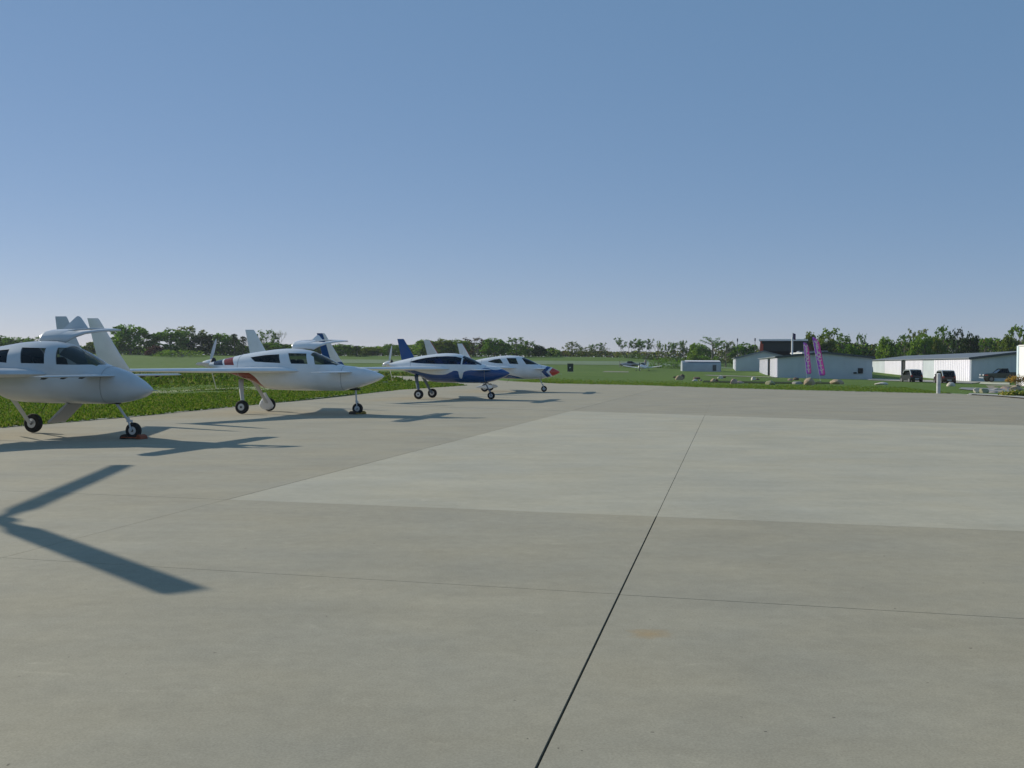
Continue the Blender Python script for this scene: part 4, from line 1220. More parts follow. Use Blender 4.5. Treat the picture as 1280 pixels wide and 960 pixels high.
# ------------------------------------------------------------------ hangars
BD = Vector((.185, 1, 0)).normalized(); BR = Vector((BD.y, -BD.x, 0))
m_shade = mat('metal_siding_grey', (.50, .55, .57), .6, var=.05, vscale=.4)
m_wdoor = mat('door_white', (.80, .78, .84), .55, var=.05, vscale=.6)
m_roof = mat('roof_grey', (.17, .19, .21), .6, var=.08, vscale=.5)
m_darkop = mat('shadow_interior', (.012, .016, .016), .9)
m_trim = mat('trim_pale', (.75, .74, .72), .6)
m_dtrim = mat('roof_edge_dark', (.06, .075, .08), .7)
def ribs(mb, a, b, z0, z1a, z1b, out, step=.6, w_=.06, d_=.03):
    L_ = (b - a).length; u = (b - a).normalized(); n = int(L_ / step)
    for i in range(n + 1):
        t = i * step / L_
        if t > 1: break
        p = a.lerp(b, t); zz = z1a + (z1b - z1a) * t
        v = [p - u * w_ / 2, p + u * w_ / 2]
        mb.add([(q + out * o).to_tuple()[:2] + (z,) for z in (z0, zz) for q in v for o in (0, d_)], [(0, 1, 3, 2), (4, 6, 7, 5), (0, 2, 6, 4), (1, 5, 7, 3), (0, 4, 5, 1), (2, 3, 7, 6)])
def hangar(label, corner, zb, width, length, eave, peak, doors, roof_over=.35, trim=m_dtrim, wall=m_shade):
    """corner = near left corner; gable faces the camera; doors along the left side: list of (start, end, recess, z top)"""
    c = Vector((corner[0], corner[1], 0)); o = thing('hangar', (c.x, c.y, zb), 0, label, 'hangar')
    def W(s, t, z): # s to right along gable, t away
        p = BR * s + BD * t; return (p.x, p.y, z)
    H = -1.5
    gw = MB()
    g0 = [W(0, 0, H), W(width, 0, H), W(width, 0, eave), W(width / 2, 0, peak), W(0, 0, eave)]
    g1 = [W(0, .2, H), W(width, .2, H), W(width, .2, eave), W(width / 2, .2, peak), W(0, .2, eave)]
    gw.add(g0 + g1, [(0, 1, 2, 3, 4), (9, 8, 7, 6, 5)] + [(i, 5 + i, 5 + (i + 1) % 5, (i + 1) % 5) for i in range(5)])
    gw.build('gable_wall', wall, o)
    rb = MB(); out = -BD
    ribs(rb, Vector(W(0.2, 0, 0)), Vector(W(width / 2, 0, 0)), H, eave + .04, peak - .05, out, .9, .05, .025)
    ribs(rb, Vector(W(width / 2, 0, 0)), Vector(W(width - .2, 0, 0)), H, peak - .05, eave + .04, out, .9, .05, .025)
    r_ = rb.build('siding_ribs', wall, o); r_['kind'] = 'stuff'
    # far, right walls
    MB().add([W(width, .2, H), W(width, length, H), W(width, length, eave), W(width, .2, eave), W(width - .2, .2, H), W(width - .2, length, H), W(width - .2, length, eave), W(width - .2, .2, eave)], [(0, 1, 2, 3), (7, 6, 5, 4), (3, 2, 6, 7), (0, 3, 7, 4), (1, 5, 6, 2)]).build('side_wall', wall, o)
    MB().add([W(.2, length, H), W(width - .2, length, H), W(width - .2, length, eave), W(width / 2, length, peak), W(.2, length, eave)], [(0, 1, 2, 3, 4)]).build('rear_wall', wall, o)
    t0 = .2
    for (a, b, rec, kind) in doors:
        if a > t0 + .01:
            MB().add([W(0.02, t0, H), W(0.02, a, H), W(0.02, a, eave), W(0.02, t0, eave), W(.2, t0, H), W(.2, a, H), W(.2, a, eave), W(.2, t0, eave)], [(3, 2, 1, 0), (4, 5, 6, 7), (0, 4, 7, 3), (1, 2, 6, 5)]).build('wall_panel', wall, o)
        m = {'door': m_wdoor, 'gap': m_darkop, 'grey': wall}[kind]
        d = MB(); xo = rec
        d.add([W(xo, a, H), W(xo, b, H), W(xo, b, eave - .12), W(xo, a, eave - .12), W(xo + .12, a, H), W(xo + .12, b, H), W(xo + .12, b, eave - .12), W(xo + .12, a, eave - .12)], [(3, 2, 1, 0), (4, 5, 6, 7), (0, 4, 7, 3), (1, 2, 6, 5), (3, 7, 6, 2)])
        do = d.build('door' if kind == 'door' else 'opening' if kind == 'gap' else 'wall_panel', m, o)
        if kind == 'door':
            r2 = MB(); ribs(r2, Vector(W(xo, a + .1, 0)), Vector(W(xo, b - .1, 0)), H, eave - .15, eave - .15, -BR, 1.1, .07, .035)
            q_ = r2.build('door_ribs', m_wdoor, do); q_['kind'] = 'stuff'
        t0 = b
    if t0 < length - .1:
        MB().add([W(0, t0, H), W(0, length, H), W(0, length, eave), W(0, t0, eave), W(.2, t0, H), W(.2, length, H), W(.2, length, eave), W(.2, t0, eave)], [(3, 2, 1, 0), (4, 5, 6, 7), (0, 4, 7, 3), (1, 2, 6, 5)]).build('wall_panel', wall, o)
    # header beam over the doors
    MB().add([W(-.03, .2, eave - .12), W(-.03, length, eave - .12), W(-.03, length, eave + .02), W(-.03, .2, eave + .02), W(.19, .2, eave - .12), W(.19, length, eave - .12), W(.19, length, eave + .02), W(.19, .2, eave + .02)], [(3, 2, 1, 0), (4, 5, 6, 7), (0, 4, 7, 3), (1, 2, 6, 5), (0, 1, 5, 4)]).build('door_header', m_trim, o)
    ro = MB(); ov = roof_over; k = (peak - eave) / (width / 2); th = .12
    for s0, s1, za, zb2 in ((-ov, width / 2, eave - ov * k + .03, peak + .03), (width / 2, width + ov, peak + .03, eave - ov * k + .03)):
        ro.add([W(s0, -.3, za), W(s1, -.3, zb2), W(s1, length + .3, zb2), W(s0, length + .3, za), W(s0, -.3, za + th), W(s1, -.3, zb2 + th), W(s1, length + .3, zb2 + th), W(s0, length + .3, za + th)], [(0, 3, 2, 1), (4, 5, 6, 7), (0, 1, 5, 4), (1, 2, 6, 5), (2, 3, 7, 6), (3, 0, 4, 7)])
    ro.build('roof', m_roof, o)
    tm = MB()
    for s0, s1, za, zb2 in ((-ov, width / 2, eave - ov * k, peak), (width / 2, width + ov, peak, eave - ov * k)):
        tm.add([W(s0, -.33, za - .12), W(s1, -.33, zb2 - .12), W(s1, -.33, zb2 + .17), W(s0, -.33, za + .17), W(s0, -.305, za - .12), W(s1, -.305, zb2 - .12), W(s1, -.305, zb2 + .17), W(s0, -.305, za + .17)], [(0, 1, 2, 3), (7, 6, 5, 4), (3, 2, 6, 7), (0, 4, 5, 1)])
    tm.build('roof_trim', trim, o)
    return o
def hz(px, py, Y): return ZD(px, py, Y)
# B: wide grey gable
yB = 150; xB = XD(972, yB); zB = hz(972, 470.5, yB)
hangar('wide low grey gabled hangar behind the two purple flags, white doors along its left side', (xB, yB), zB, 12.6, 58, hz(972, 446.5, yB) - zB, hz(1035, 441.0, yB) - zB,
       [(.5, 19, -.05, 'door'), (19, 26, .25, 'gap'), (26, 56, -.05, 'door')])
# A: behind, smaller
yA = 214; xA = XD(920, yA); zA = hz(920, 465, yA)
hangar('small grey gabled hangar left of the white doors, in front of the open black hangar', (xA, yA), zA, 10.6, 30, hz(920, 447.5, yA) - zA, hz(953, 439.3, yA) - zA, [(1.5, 12, -.05, 'door')], trim=m_roof)
# C: right row
yC = 134; xC = XD(1214, yC); zC = hz(1214, 477, yC)
hangar('long low hangar row with pink white doors behind the two small cars', (xC, yC), zC, 13.0, 84, hz(1214, 448, yC) - zC, hz(1285, 440, yC) - zC,
       [(.4, 22.5, -.05, 'door'), (22.5, 31, .0, 'grey'), (31, 46, -.05, 'door'), (46, 50, .15, 'gap'), (50, 68, -.05, 'door')])
# small things on the gable of B: a window, a lamp and a sign strip
def onwall(name, px, py, w_, h_, m, label, cat, d=.08):
    p = ray(px, py); # intersect with plane of gable B
    n = BD; c0_ = Vector((xB, yB, 0)); t = (n.dot(c0_) - .0) / n.dot(p)
    q = p * t; q.z += CAMZ
    o = MB().add([((q + BR * a - BD * b) + Vector((0, 0, c))).to_tuple() for c in (-h_ / 2, h_ / 2) for a in (-w_ / 2, w_ / 2) for b in (.03, .03 + d)], [(0, 2, 3, 1), (4, 5, 7, 6), (0, 1, 5, 4), (2, 6, 7, 3), (1, 3, 7, 5), (0, 4, 6, 2)]).build(name, m, None)
    return tag(o, label, cat)
w1 = onwall('wall_window', 1075.5, 463.5, .66, .72, m_darkop, 'small dark square window low on the right part of the wide grey gable', 'window')
onwall('vent_box', 1068.8, 466.2, .42, .22, m_darkop, 'small dark vent box just left of the square window on the wide grey gable', 'vent')

# D: tall open black hangar
yD = 226
def tall_hangar():
    x0 = XD(950, yD); x1 = XD(1007, yD); zb = hz(953, 462, yD); zt = hz(953, 424.5, yD) - zb; dep = 22
    o = thing('hangar', (x0, yD, zb), R(-15), 'tall open hangar with black interior and pale roof edge behind the grey gables', 'hangar')
    Wd = x1 - x0
    MB().box(0, .3, 0, dep, -2, zt - .35).build('side_wall', mat('wall_red', (.45, .07, .03), .7, var=.2, vscale=.8), o)
    MB().box(Wd - .3, Wd, 0, dep, -2, zt - .35).build('side_wall', m_dtrim, o)
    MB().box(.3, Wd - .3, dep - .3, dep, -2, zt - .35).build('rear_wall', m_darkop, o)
    MB().prism([(-.2, zt - .3), (Wd + .2, zt - .3), (Wd + .2, zt - .06), (-.2, zt - .06)], 'y', -.3, dep).build('roof', m_dtrim, o)
    MB().box(-.25, Wd + .1, -.5, -.31, zt - .28, zt + .08).build('roof_trim', m_trim, o)
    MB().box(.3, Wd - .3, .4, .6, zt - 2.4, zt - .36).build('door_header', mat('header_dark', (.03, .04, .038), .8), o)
    MB().box(-.05, .62, -.2, -.02, zt * .28, zt - .9).build('red_panel', mat('wall_red', (.45, .07, .03), .7), o)
    MB().prism([(Wd + .02, zt - .32), (Wd + 1.6, zt - 2.6), (Wd + 1.6, -2), (Wd + .02, -2)], 'y', 2, dep).build('lean_to', mat('wall_darkred', (.12, .04, .035), .8), o)
tall_hangar()
# low roof seen between the two flags
def back_shed():
    Y = 205; x0 = XD(1003, Y); x1 = XD(1042, Y); zb = hz(1010, 462, Y)
    o = thing('shed', (x0, Y, zb), 0, 'pale low roof showing between the two purple flags over the wide hangar', 'shed')
    h = hz(1010, 442, Y) - zb
    MB().box(0, x1 - x0, 0, 8, -1.5, h).build('wall', m_shade, o)
    MB().prism([(-.2, h + .01), (x1 - x0 + .2, h + .01), (x1 - x0 + .2, h + .22), (-.2, h + .22)], 'y', -.5, 8.4).build('roof', m_trim, o)
    MB().prism([(0, h + .24), (x1 - x0, h + .24), (x1 - x0 - .3, h + .62), (.3, h + .52)], 'y', 3, 5).build('roof_ridge', m_roof, o)
back_shed()
# flagpole with white column
def flagpole():
    Y = 190; x = XD(990, Y); zb = g(x, Y)
    o = thing('flagpole', (x, Y, zb), 0, 'thick white pole with a small dark flag in front of the open black hangar', 'flagpole')
    zt = hz(990, 421.5, Y) - zb
    MB().tube((0, 0, 0), (0, 0, zt), .17, .15, 12).build('pole', m_trim, o, 50)
    mb = MB(); v = []
    for i in range(6):
        for j in range(4): v.append((.1 + .10 * i, .06 * math.sin(i * 1.3), zt + .75 - .36 * j - .04 * i))
    mb.add(v, [(i * 4 + j, i * 4 + j + 1, (i + 1) * 4 + j + 1, (i + 1) * 4 + j) for i in range(5) for j in range(3)])
    MB().tube((0, 0, zt), (0, 0, zt + .85), .05, .04, 8).build('pole_top', m_trim, o)
    fo = mb.build('flag', mat('flag_dark_red', (.12, .03, .05), .8, col2=(.03, .04, .12), vscale=2), o, 60)
    md = fo.modifiers.new('s', 'SOLIDIFY'); md.thickness = .01
flagpole()
def thin_mast(px, ytop, Y, label):
    x = XD(px, Y); zb = g(x, Y); zt = hz(px, ytop, Y) - zb
    o = thing('mast', (x, Y, zb), 0, label, 'mast')
    MB().tube((0, 0, 0), (0, 0, zt), .06, .05, 6).build('pole', m_dtrim, o)
    MB().box(-.12, .12, -.12, .12, zt - .7, zt).build('lamp_head', m_dtrim, o, bevel=.05)
thin_mast(943.5, 422.5, 230, 'thin dark mast rising above the small grey gable at the left of the black hangar')
thin_mast(921.5, 423, 230, 'thin mast above the round green tree left of the grey gables')
# white building at the right edge
def corner_building():
    Y = 100; x0 = XD(1271.5, Y + 6) - 6 * math.sin(R(6)); zb = hz(1275, 476, Y); h = hz(1275, 431.5, Y) - zb
    o = thing('building', (x0, Y, zb), R(-6), 'bright white building corner at the right edge behind the orange shrub', 'building')
    MB().box(-.06, .3, 5.6, 6.05, -1, h + .05).build('corner_pilaster', mat('pale_blue_paint', (.62, .74, .78), .6), o)
    MB().box(0, 14, 0, 6, -1, h - .02).build('wall', mat('white_wall', (.82, .82, .82), .6), o)
    MB().box(-.1, 14.2, -.25, 5.5, h + .0, h + .12).build('roof_edge', m_trim, o)
    for k in range(5):
        MB().box(1.2 + k * 2.4, 2.6 + k * 2.4, -.05, .03, 1.2, 2.4).build('window', m_darkop, o)
corner_building()
# low rounded shelter, its sunlit top put in as a white sheet
def shelter():
    Y = 205; x0 = XD(851, Y); x1 = XD(901, Y); zb = hz(870, 463.5, Y); h = hz(870, 451, Y) - zb; Wd = x1 - x0
    o = thing('shelter', (x0, Y, zb), R(-3), 'long low rounded metal shelter with its sunlit top coloured white, beside the dark pine', 'shelter')
    prof = [(0, 0), (0, h * .55), (.25, h * .8), (.8, h * .96), (1.6, h), (2.4, h * .96), (2.95, h * .8), (3.2, h * .55), (3.2, 0)]
    MB().add([(x, p[0], p[1] - (.0 if p[1] else 1)) for x in (0.3, Wd) for p in prof], [(i, i + 1, i + 10, i + 9) for i in range(8)] + [tuple(range(9)), tuple(range(9, 18))[::-1]]).build('shell', mat('galvanised', (.36, .40, .42), .5, .2, var=.1, vscale=.6), o, 30)
    for k in range(7):
        x = .5 + (Wd - .7) * k / 6
        MB().add([(x + d, p[0] + (-.03 if p[0] < 1.6 else .03), p[1] * 1.01 + .0) for d in (0, .08) for p in prof], [(i, i + 1, i + 10, i + 9) for i in range(8)]).build('rib', MATS['galvanised'], o)
    MB().add([(x, y, z) for x in (0.9, Wd - .1) for y, z in ((.35, h * .93), (1.6, h * 1.05), (2.85, h * .93))], [(0, 1, 4, 3), (1, 2, 5, 4)]).build('roof', mat('lit_top_white', (.85, .82, .82), .6), o)  # sunlight on the shell's top put into the colour
    MB().box(Wd - 1.6, Wd - .9, -.06, .0, 0, h * .6).build('door', m_dtrim, o)
shelter()

# ------------------------------------------------------------------ feather flags
def feather(px, ytop, ybot, Y, label, wpx, lean, seed, word='VELOCITY'):
    x = XD(px, Y); zb = g(x, Y); zt = hz(px, ytop, Y) - zb; z0 = hz(px, ybot, Y) - zb; wd = wpx / F * Y
    o = thing('feather_flag', (x, Y, zb), R(-8), label, 'flag')
    ang = lean
    def C(z): # centre line of cloth: leans left going up
        t = (z - z0) / (zt - z0); return -ang * t + .0
    H_ = zt - z0; n = 22; v = []
    for i in range(n + 1):
        t = i / n; z = z0 + H_ * t
        wl_ = wd * (1 if t < .78 else math.sqrt(max(0.02, 1 - ((t - .78) / .22) ** 2)))
        if t < .05: wl_ *= .75 + .25 * t / .05
        cx = C(z)
        for j in range(6):
            s = j / 5
            v.append((cx - wd * .5 + wl_ * s, .03 * math.sin(9 * t + seed + s * 2.2), z))
    m = bpy.data.materials.new('flag_purple'); m.use_nodes = True
    N, L = nodes_of(m); b = N['Principled BSDF']; b.inputs['Roughness'].default_value = .8
    tc = N.new('ShaderNodeTexCoord'); sp = N.new('ShaderNodeSeparateXYZ'); L.new(tc.outputs['Object'], sp.inputs[0])
    s_ = mth(N, L, 'ADD', sp.outputs[0], mth(N, L, 'MULTIPLY', sp.outputs[2], ang / H_))
    mr = N.new('ShaderNodeMapRange'); mr.inputs[1].default_value = -wd * .5 + ang * z0 / H_; mr.inputs[2].default_value = wd * .5 + ang * z0 / H_
    L.new(s_, mr.inputs[0])
    cr = N.new('ShaderNodeValToRGB'); cr.color_ramp.elements[0].color = (.44, .22, .72, 1); cr.color_ramp.elements[1].color = (.85, .22, .56, 1)
    L.new(mr.outputs[0], cr.inputs[0]); L.new(cr.outputs[0], b.inputs['Base Color'])
    t_ = N.new('ShaderNodeBsdfTranslucent'); L.new(cr.outputs[0], t_.inputs[0])
    mxs = N.new('ShaderNodeMixShader'); mxs.inputs[0].default_value = .6; L.new(b.outputs[0], mxs.inputs[1]); L.new(t_.outputs[0], mxs.inputs[2]); L.new(mxs.outputs[0], N['Material Output'].inputs[0])
    cl = MB().add(v, [(i * 6 + j, i * 6 + j + 1, (i + 1) * 6 + j + 1, (i + 1) * 6 + j) for i in range(n) for j in range(5)]).build('cloth', m, o, 60)
    md = cl.modifiers.new('s', 'SOLIDIFY'); md.thickness = .008
    ml = leafmat('flag_lettering', (.88, .88, .95), .3)
    for i, ch in enumerate(word):
        cu = bpy.data.curves.new('letter', 'FONT'); cu.body = ch; cu.size = H_ / len(word) * 1.12; cu.align_x = 'CENTER'; cu.align_y = 'CENTER'; cu.extrude = .004; cu.offset = .03
        tmp = bpy.data.objects.new('tmp', cu); COL.objects.link(tmp)
        me = bpy.data.meshes.new_from_object(tmp.evaluated_get(bpy.context.evaluated_depsgraph_get())); bpy.data.objects.remove(tmp)
        me.materials.clear(); me.materials.append(ml)
        lo_ = link(bpy.data.objects.new('letter', me), cl)
        z = zt - H_ * (.09 + .86 * (i + .5) / len(word))
        lo_.location = (C(z) - .02, -.055, z); lo_.rotation_euler = (R(90), 0, 0)
        lo_.rotation_euler = (R(90), math.atan2(-ang, H_) , 0)
    mb = MB(); pr = None
    pts_ = [(C(0) - wd * .5 - 0.02, 0, 0)] + [(C(z0 + H_ * t) - wd * .5 - .012, 0, z0 + H_ * t) for t in (0, .4, .78, .9)]
    pts_ += [(C(zt) - wd * .2, 0, zt + .02), (C(zt) + wd * .1, 0, zt + .0)]
    for a, b_ in zip(pts_, pts_[1:]): mb.tube(a, b_, .016, .014, 6)
    mb.build('pole', m_trim, o)
    MB().box(-wd * .5 - .25, -wd * .5 + .2, -.2, .2, 0, .06).build('base', m_dtrim, o)
    return o
feather(1011.6, 428, 467.5, 112, 'shorter purple and pink feather flag with white letters, left of the pair', 6.2, .36, 0)
feather(1028.5, 421.5, 469.5, 105, 'taller purple and pink feather flag with white letters, right of the pair', 7.6, .72, 2)

# ------------------------------------------------------------------ field sign, post
def field_sign():
    Y = 176; x = XD(713, Y); zb = g(x, Y); zt = hz(713, 454.4, Y) - zb; z0 = .12
    zb_leg = 0; Wd = 7.4 / F * Y
    o = thing('field_sign', (x, Y, zb), R(-6), 'square black airfield sign with a small white mark, standing alone in the grass', 'sign')
    MB().box(-Wd / 2, Wd / 2, -.05, .05, z0, zt).build('panel', mat('sign_black', (.012, .03, .02), .6), o, bevel=.01)
    MB().prism([(-.13, (z0 + zt) / 2 + .08), (.11, (z0 + zt) / 2 + .08), (.02, (z0 + zt) / 2 - .02), (-.04, (z0 + zt) / 2 - .11), (-.13, (z0 + zt) / 2 - .13)], 'y', -.075, -.06).build('white_mark', m_trim, o)
    for s in (-1, 1):
        MB().box(s * Wd * .32 - .03, s * Wd * .32 + .03, -.03, .03, -.3, z0).build('leg', m_trim, o)
    MB().box(-Wd * .5, Wd * .5, -.12, .12, 0, .05).build('footing', mat('pale_gravel', (.36, .34, .28)), o)
field_sign()
def post():
    p = P(1173.5, 492.2); Y = p.y + .6; x = XD(1173.5, Y); zt = hz(1173, 467, Y)
    o = thing('marker_post', (x, Y, 0), 0, 'plain white marker post at the concrete edge in front of the right small car', 'post')
    MB().tube((0, 0, -.2), (0, 0, zt - .03), .105, .10, 14).build('post', mat('post_white', (.55, .56, .55), .6, var=.15, vscale=3), o, 50)
    MB().lathe([(zt - .03, .112), (zt, .10), (zt + .02, .03)], (0, 0, 0), 'z', 14).build('cap', m_trim, o, 50)
post()

# ------------------------------------------------------------------ boulders
def boulder(px, ybase, wpx, hpx, cols, label, seed, Y=None, sq=.8, flat=0):
    if Y is None:
        # find depth where the ground meets the ray through the base
        lo_, hi_ = 52, 130
        for _ in range(40):
            Y = (lo_ + hi_) / 2
            if ZD(px, ybase, Y) > g(XD(px, Y), Y): lo_ = Y
            else: hi_ = Y
    x = XD(px, Y); zb = g(x, Y); a = wpx / F * Y / 2; h = hpx / F * Y
    rnd = random.Random(seed)
    bm = bmesh.new(); bmesh.ops.create_icosphere(bm, subdivisions=4, radius=1)
    off = Vector((seed * 3.1, seed * 1.7, seed))
    planes = [(Vector((rnd.gauss(0, 1), rnd.gauss(0, 1), rnd.gauss(0, .7))).normalized(), rnd.uniform(.62, .88)) for _ in range(9)]
    for v in bm.verts:
        n = v.co.normalized()
        r = 1 + .16 * noise.noise(n * 1.3 + off) + .07 * noise.noise(n * 3.5 + off) + .025 * noise.noise(n * 9 + off)
        p = n * r
        for pn, pd in planes:
            dd = p.dot(pn) - pd
            if dd > 0: p -= pn * dd * .8
        v.co = p
    mx = max(v.co.x for v in bm.verts); mz = max(v.co.z for v in bm.verts)
    for v in bm.verts:
        v.co.x *= a / mx; v.co.y *= a / mx * sq; v.co.z = (v.co.z / mz * .62 + .33) * h if v.co.z > -.5 * mz else (-.5 * .62 + .33) * h - .2 * h
    me = bpy.data.meshes.new('boulder'); bm.to_mesh(me); bm.free()
    for p_ in me.polygons: p_.use_smooth = True
    me.set_sharp_from_angle(angle=R(38))
    me.materials.append(cols)
    o = link(bpy.data.objects.new('boulder', me)); o.location = (x, Y, zb - .02); o.rotation_euler = (0, 0, rnd.uniform(-.4, .4))
    return tag(o, label, 'boulder')
def stone(name, c, c2): return mat(name, c, .9, col2=c2, vscale=2.2, bump=.8, bscale=6, thr=(.3, .7))
s_tan = stone('stone_tan', (.52, .40, .26), (.34, .25, .16)); s_gry = stone('stone_grey', (.42, .39, .34), (.28, .26, .24)); s_pale = stone('stone_pale', (.72, .66, .56), (.52, .46, .38)); s_brn = stone('stone_brown', (.20, .13, .09), (.10, .07, .05)); s_pink = stone('stone_pinkish', (.52, .38, .30), (.36, .25, .19)); s_ol = stone('stone_olive', (.42, .40, .24), (.28, .26, .16))
BO = [
 (849.5, 475.2, 10, 6.5, s_tan, 'rounded tan boulder at the left end of the boulder row'),
 (853.5, 474.0, 6, 7.0, s_brn, 'upright dark brown boulder at the left end of the row'),
 (843.8, 472.6, 4, 2.6, s_brn, 'tiny dark rock left of the leftmost tan boulder'),
 (868.8, 476.8, 7, 3.6, s_pale, 'small pale boulder below a dark flat one, second group from the left'),
 (871.2, 474.2, 9, 3.6, s_brn, 'flat dark boulder on the second group from the left'),
 (876.2, 476.6, 4, 3.0, s_tan, 'small tan rock at the right of the second group'),
 (892, 477.6, 6, 5.2, s_tan, 'tan and dark split boulder between the second group and the white topped one'),
 (896.2, 477.5, 4, 4.6, s_brn, 'dark brown rock leaning on the tan split boulder'),
 (900.5, 473.6, 8, 4.6, s_pale, 'bright white boulder standing back above the brown rock, below the rounded shelter'),
 (905.5, 472.6, 4, 2.6, s_brn, 'small dark rock touching the bright white boulder'),
 (917.5, 480.0, 9, 7.4, s_pink, 'pinkish wedge shaped boulder in front of the left grey hangar'),
 (925.0, 479.6, 12, 4.0, s_pink, 'low sloping pink brown boulder right of the wedge shaped one'),
 (942.0, 475.6, 6.5, 5.0, s_pale, 'white boulder with a lit left face in front of the white hangar doors'),
 (947.2, 475.2, 5, 2.8, s_brn, 'dark low rock at the right side of the white boulder by the hangar doors'),
 (963.5, 481.4, 12, 6.6, s_ol, 'squarish olive tan boulder in front of the left corner of the wide hangar'),
 (988.2, 476.0, 6, 3.4, s_pink, 'small flat brown rock behind the pale one left of the big round boulder'),
 (995.0, 475.2, 7, 4.0, s_brn, 'brown rock directly above the pale flat boulder'),
 (996.5, 480.6, 13, 4.4, s_gry, 'pale grey flat boulder touching the big round boulder on its left'),
 (1012.5, 481.6, 15, 10.6, s_tan, 'biggest boulder, round and tan, below the shorter purple flag'),
 (1047.3, 480.6, 16, 7.2, s_tan, 'long rounded tan boulder right of the taller purple flag'),
 (1101.5, 481.2, 17, 4.2, s_pale, 'flat pale slab of rock alone in the grass left of the small cars'),
 (1189.3, 483.2, 12, 6.6, s_pale, 'white boulder with orange side in front of the right small car'),
 (1221.5, 491.2, 8, 7.4, s_pale, 'white and tan boulder at the left end of the rock bed on the right'),
 (1230.5, 491.6, 12, 7.0, s_ol, 'grey olive boulder beside the white one at the left end of the rock bed'),
 (1245, 488.2, 17, 3.8, s_gry, 'flat grey slab in the middle of the right rock bed'),
 (1247, 491.4, 22, 3.6, s_gry, 'wide low grey slab at the front of the right rock bed'),
 (1258, 486.6, 12, 4.4, s_pink, 'reddish rock in the rock bed right of the flat grey slab'),
 (1271, 488.6, 16, 7.4, s_tan, 'tan rock below the orange shrub at the right edge'),
 (1216.0, 493.8, 14, 2.0, s_gry, 'thin flat pale stone lying at the edge of the concrete'),
]
for i, (px, yb, wp_, hp_, m_, lab) in enumerate(BO): boulder(px, yb, wp_, hp_, m_, lab, i + 1)
# orange shrub
def orange_shrub(px, ybase, wpx, hpx, label, seed, cols):
    lo_, hi_ = 50, 130
    for _ in range(40):
        Y = (lo_ + hi_) / 2
        if ZD(px, ybase, Y) > g(XD(px, Y), Y): lo_ = Y
        else: hi_ = Y
    x = XD(px, Y); o = thing('shrub', (x, Y, g(x, Y)), 0, label, 'shrub')
    a = wpx / F * Y / 2; h = hpx / F * Y; rnd = random.Random(seed)
    st_ = MB(); lv = MB()
    for i in range(14):
        e = Vector((rnd.uniform(-a, a), rnd.uniform(-a, a) * .7, h * rnd.uniform(.5, 1)))
        st_.tube((e.x * .1, e.y * .1, 0), e, .02, .008, 5)
        for _ in range(60):
            q = e + Vector((rnd.gauss(0, .22), rnd.gauss(0, .22), rnd.gauss(0, .16))) * a
            q.z = max(.03, q.z)
            u = Vector((rnd.gauss(0, 1), rnd.gauss(0, 1), rnd.gauss(0, 1))).normalized(); w_ = u.orthogonal(); s = .05
            lv.add([q - u * s, q + w_ * s * .6, q + u * s, q - w_ * s * .6], [(0, 1, 2, 3)])
    st_.build('stem', m_bark, o)
    me = bpy.data.meshes.new('foliage'); me.from_pydata(lv.v, [], lv.f)
    for c in cols: me.materials.append(c)
    me.polygons.foreach_set('material_index', np.random.default_rng(seed).integers(0, len(cols), len(me.polygons)).astype('i'))
    link(bpy.data.objects.new('foliage', me), o)
oc = [leafmat('leaf_orange', (.36, .20, .05)), leafmat('leaf_gold', (.34, .28, .08)), leafmat('leaf_russet', (.16, .09, .03))]
orange_shrub(1273, 484, 20, 13, 'orange and gold shrub at the right edge in front of the white building', 3, oc)
orange_shrub(1262, 478.5, 8, 4, 'small golden shrub left of the larger orange shrub', 4, oc[:2])
orange_shrub(1266, 495.5, 26, 4, 'low olive grass clump along the front of the right rock bed', 5, [LM['olive'][0], LM['olive'][1], oc[1]])

# dark mulch bed
m_mul = mat('mulch', (.06, .075, .045), 1.0, spec=0.0, var=.4, vscale=3)
def PG(px, py):
    lo_, hi_ = 20, 400
    for _ in range(50):
        Y = (lo_ + hi_) / 2
        if ZD(px, py, Y) > g(XD(px, Y, py), Y): lo_ = Y
        else: hi_ = Y
    return Vector((XD(px, Y, py), Y, g(XD(px, Y, py), Y)))
def patch(name, pxs, m, z):
    v = []
    pp = []
    for i in range(len(pxs)):
        a_, b_ = pxs[i], pxs[(i + 1) % len(pxs)]
        for k in range(6): pp.append((a_[0] + (b_[0] - a_[0]) * k / 6, a_[1] + (b_[1] - a_[1]) * k / 6))
    for px, py in pp:
        p = PG(px, py); v.append((p.x, p.y, g(p.x, p.y) + z))
    o = MB().add(v, [tuple(range(len(v)))]).build(name, m, None); tag(o, kind='structure'); return o
patch('mulch_bed', [(878, 478.2), (960, 480.0), (1038, 480.4), (1038, 478.4), (960, 477.6), (880, 476.2)], m_mul, .05)
patch('gravel_bed', [(1198, 487.2), (1232, 490.6), (1270, 491.4), (1270, 487.6), (1232, 486.0), (1202, 485.2)], mat('gravel_grey', (.24, .245, .24), .95, var=.3, vscale=3), .06)
patch('concrete_kerb', [(1210, 493.6), (1245, 495.6), (1290, 499.5), (1290, 497.3), (1245, 493.8), (1212, 492.4)], mat('kerb_pale', (.42, .40, .34), .9, var=.1, vscale=2), .05)

patch('pale_pad', [(1224, 480.6), (1240, 481.3), (1262, 481.6), (1262, 478.6), (1240, 478.2), (1226, 477.9)], mat('pad_yellow', (.60, .56, .32), .95, var=.12, vscale=1.5, col2=(.55, .56, .48)), .07)
patch('dirt_bed', [(1236, 486.0), (1275, 487.5), (1300, 487.5), (1300, 481.8), (1262, 482.2), (1232, 482.4)], mat('dirt_tan', (.30, .25, .17), .95, var=.35, vscale=2), .05)
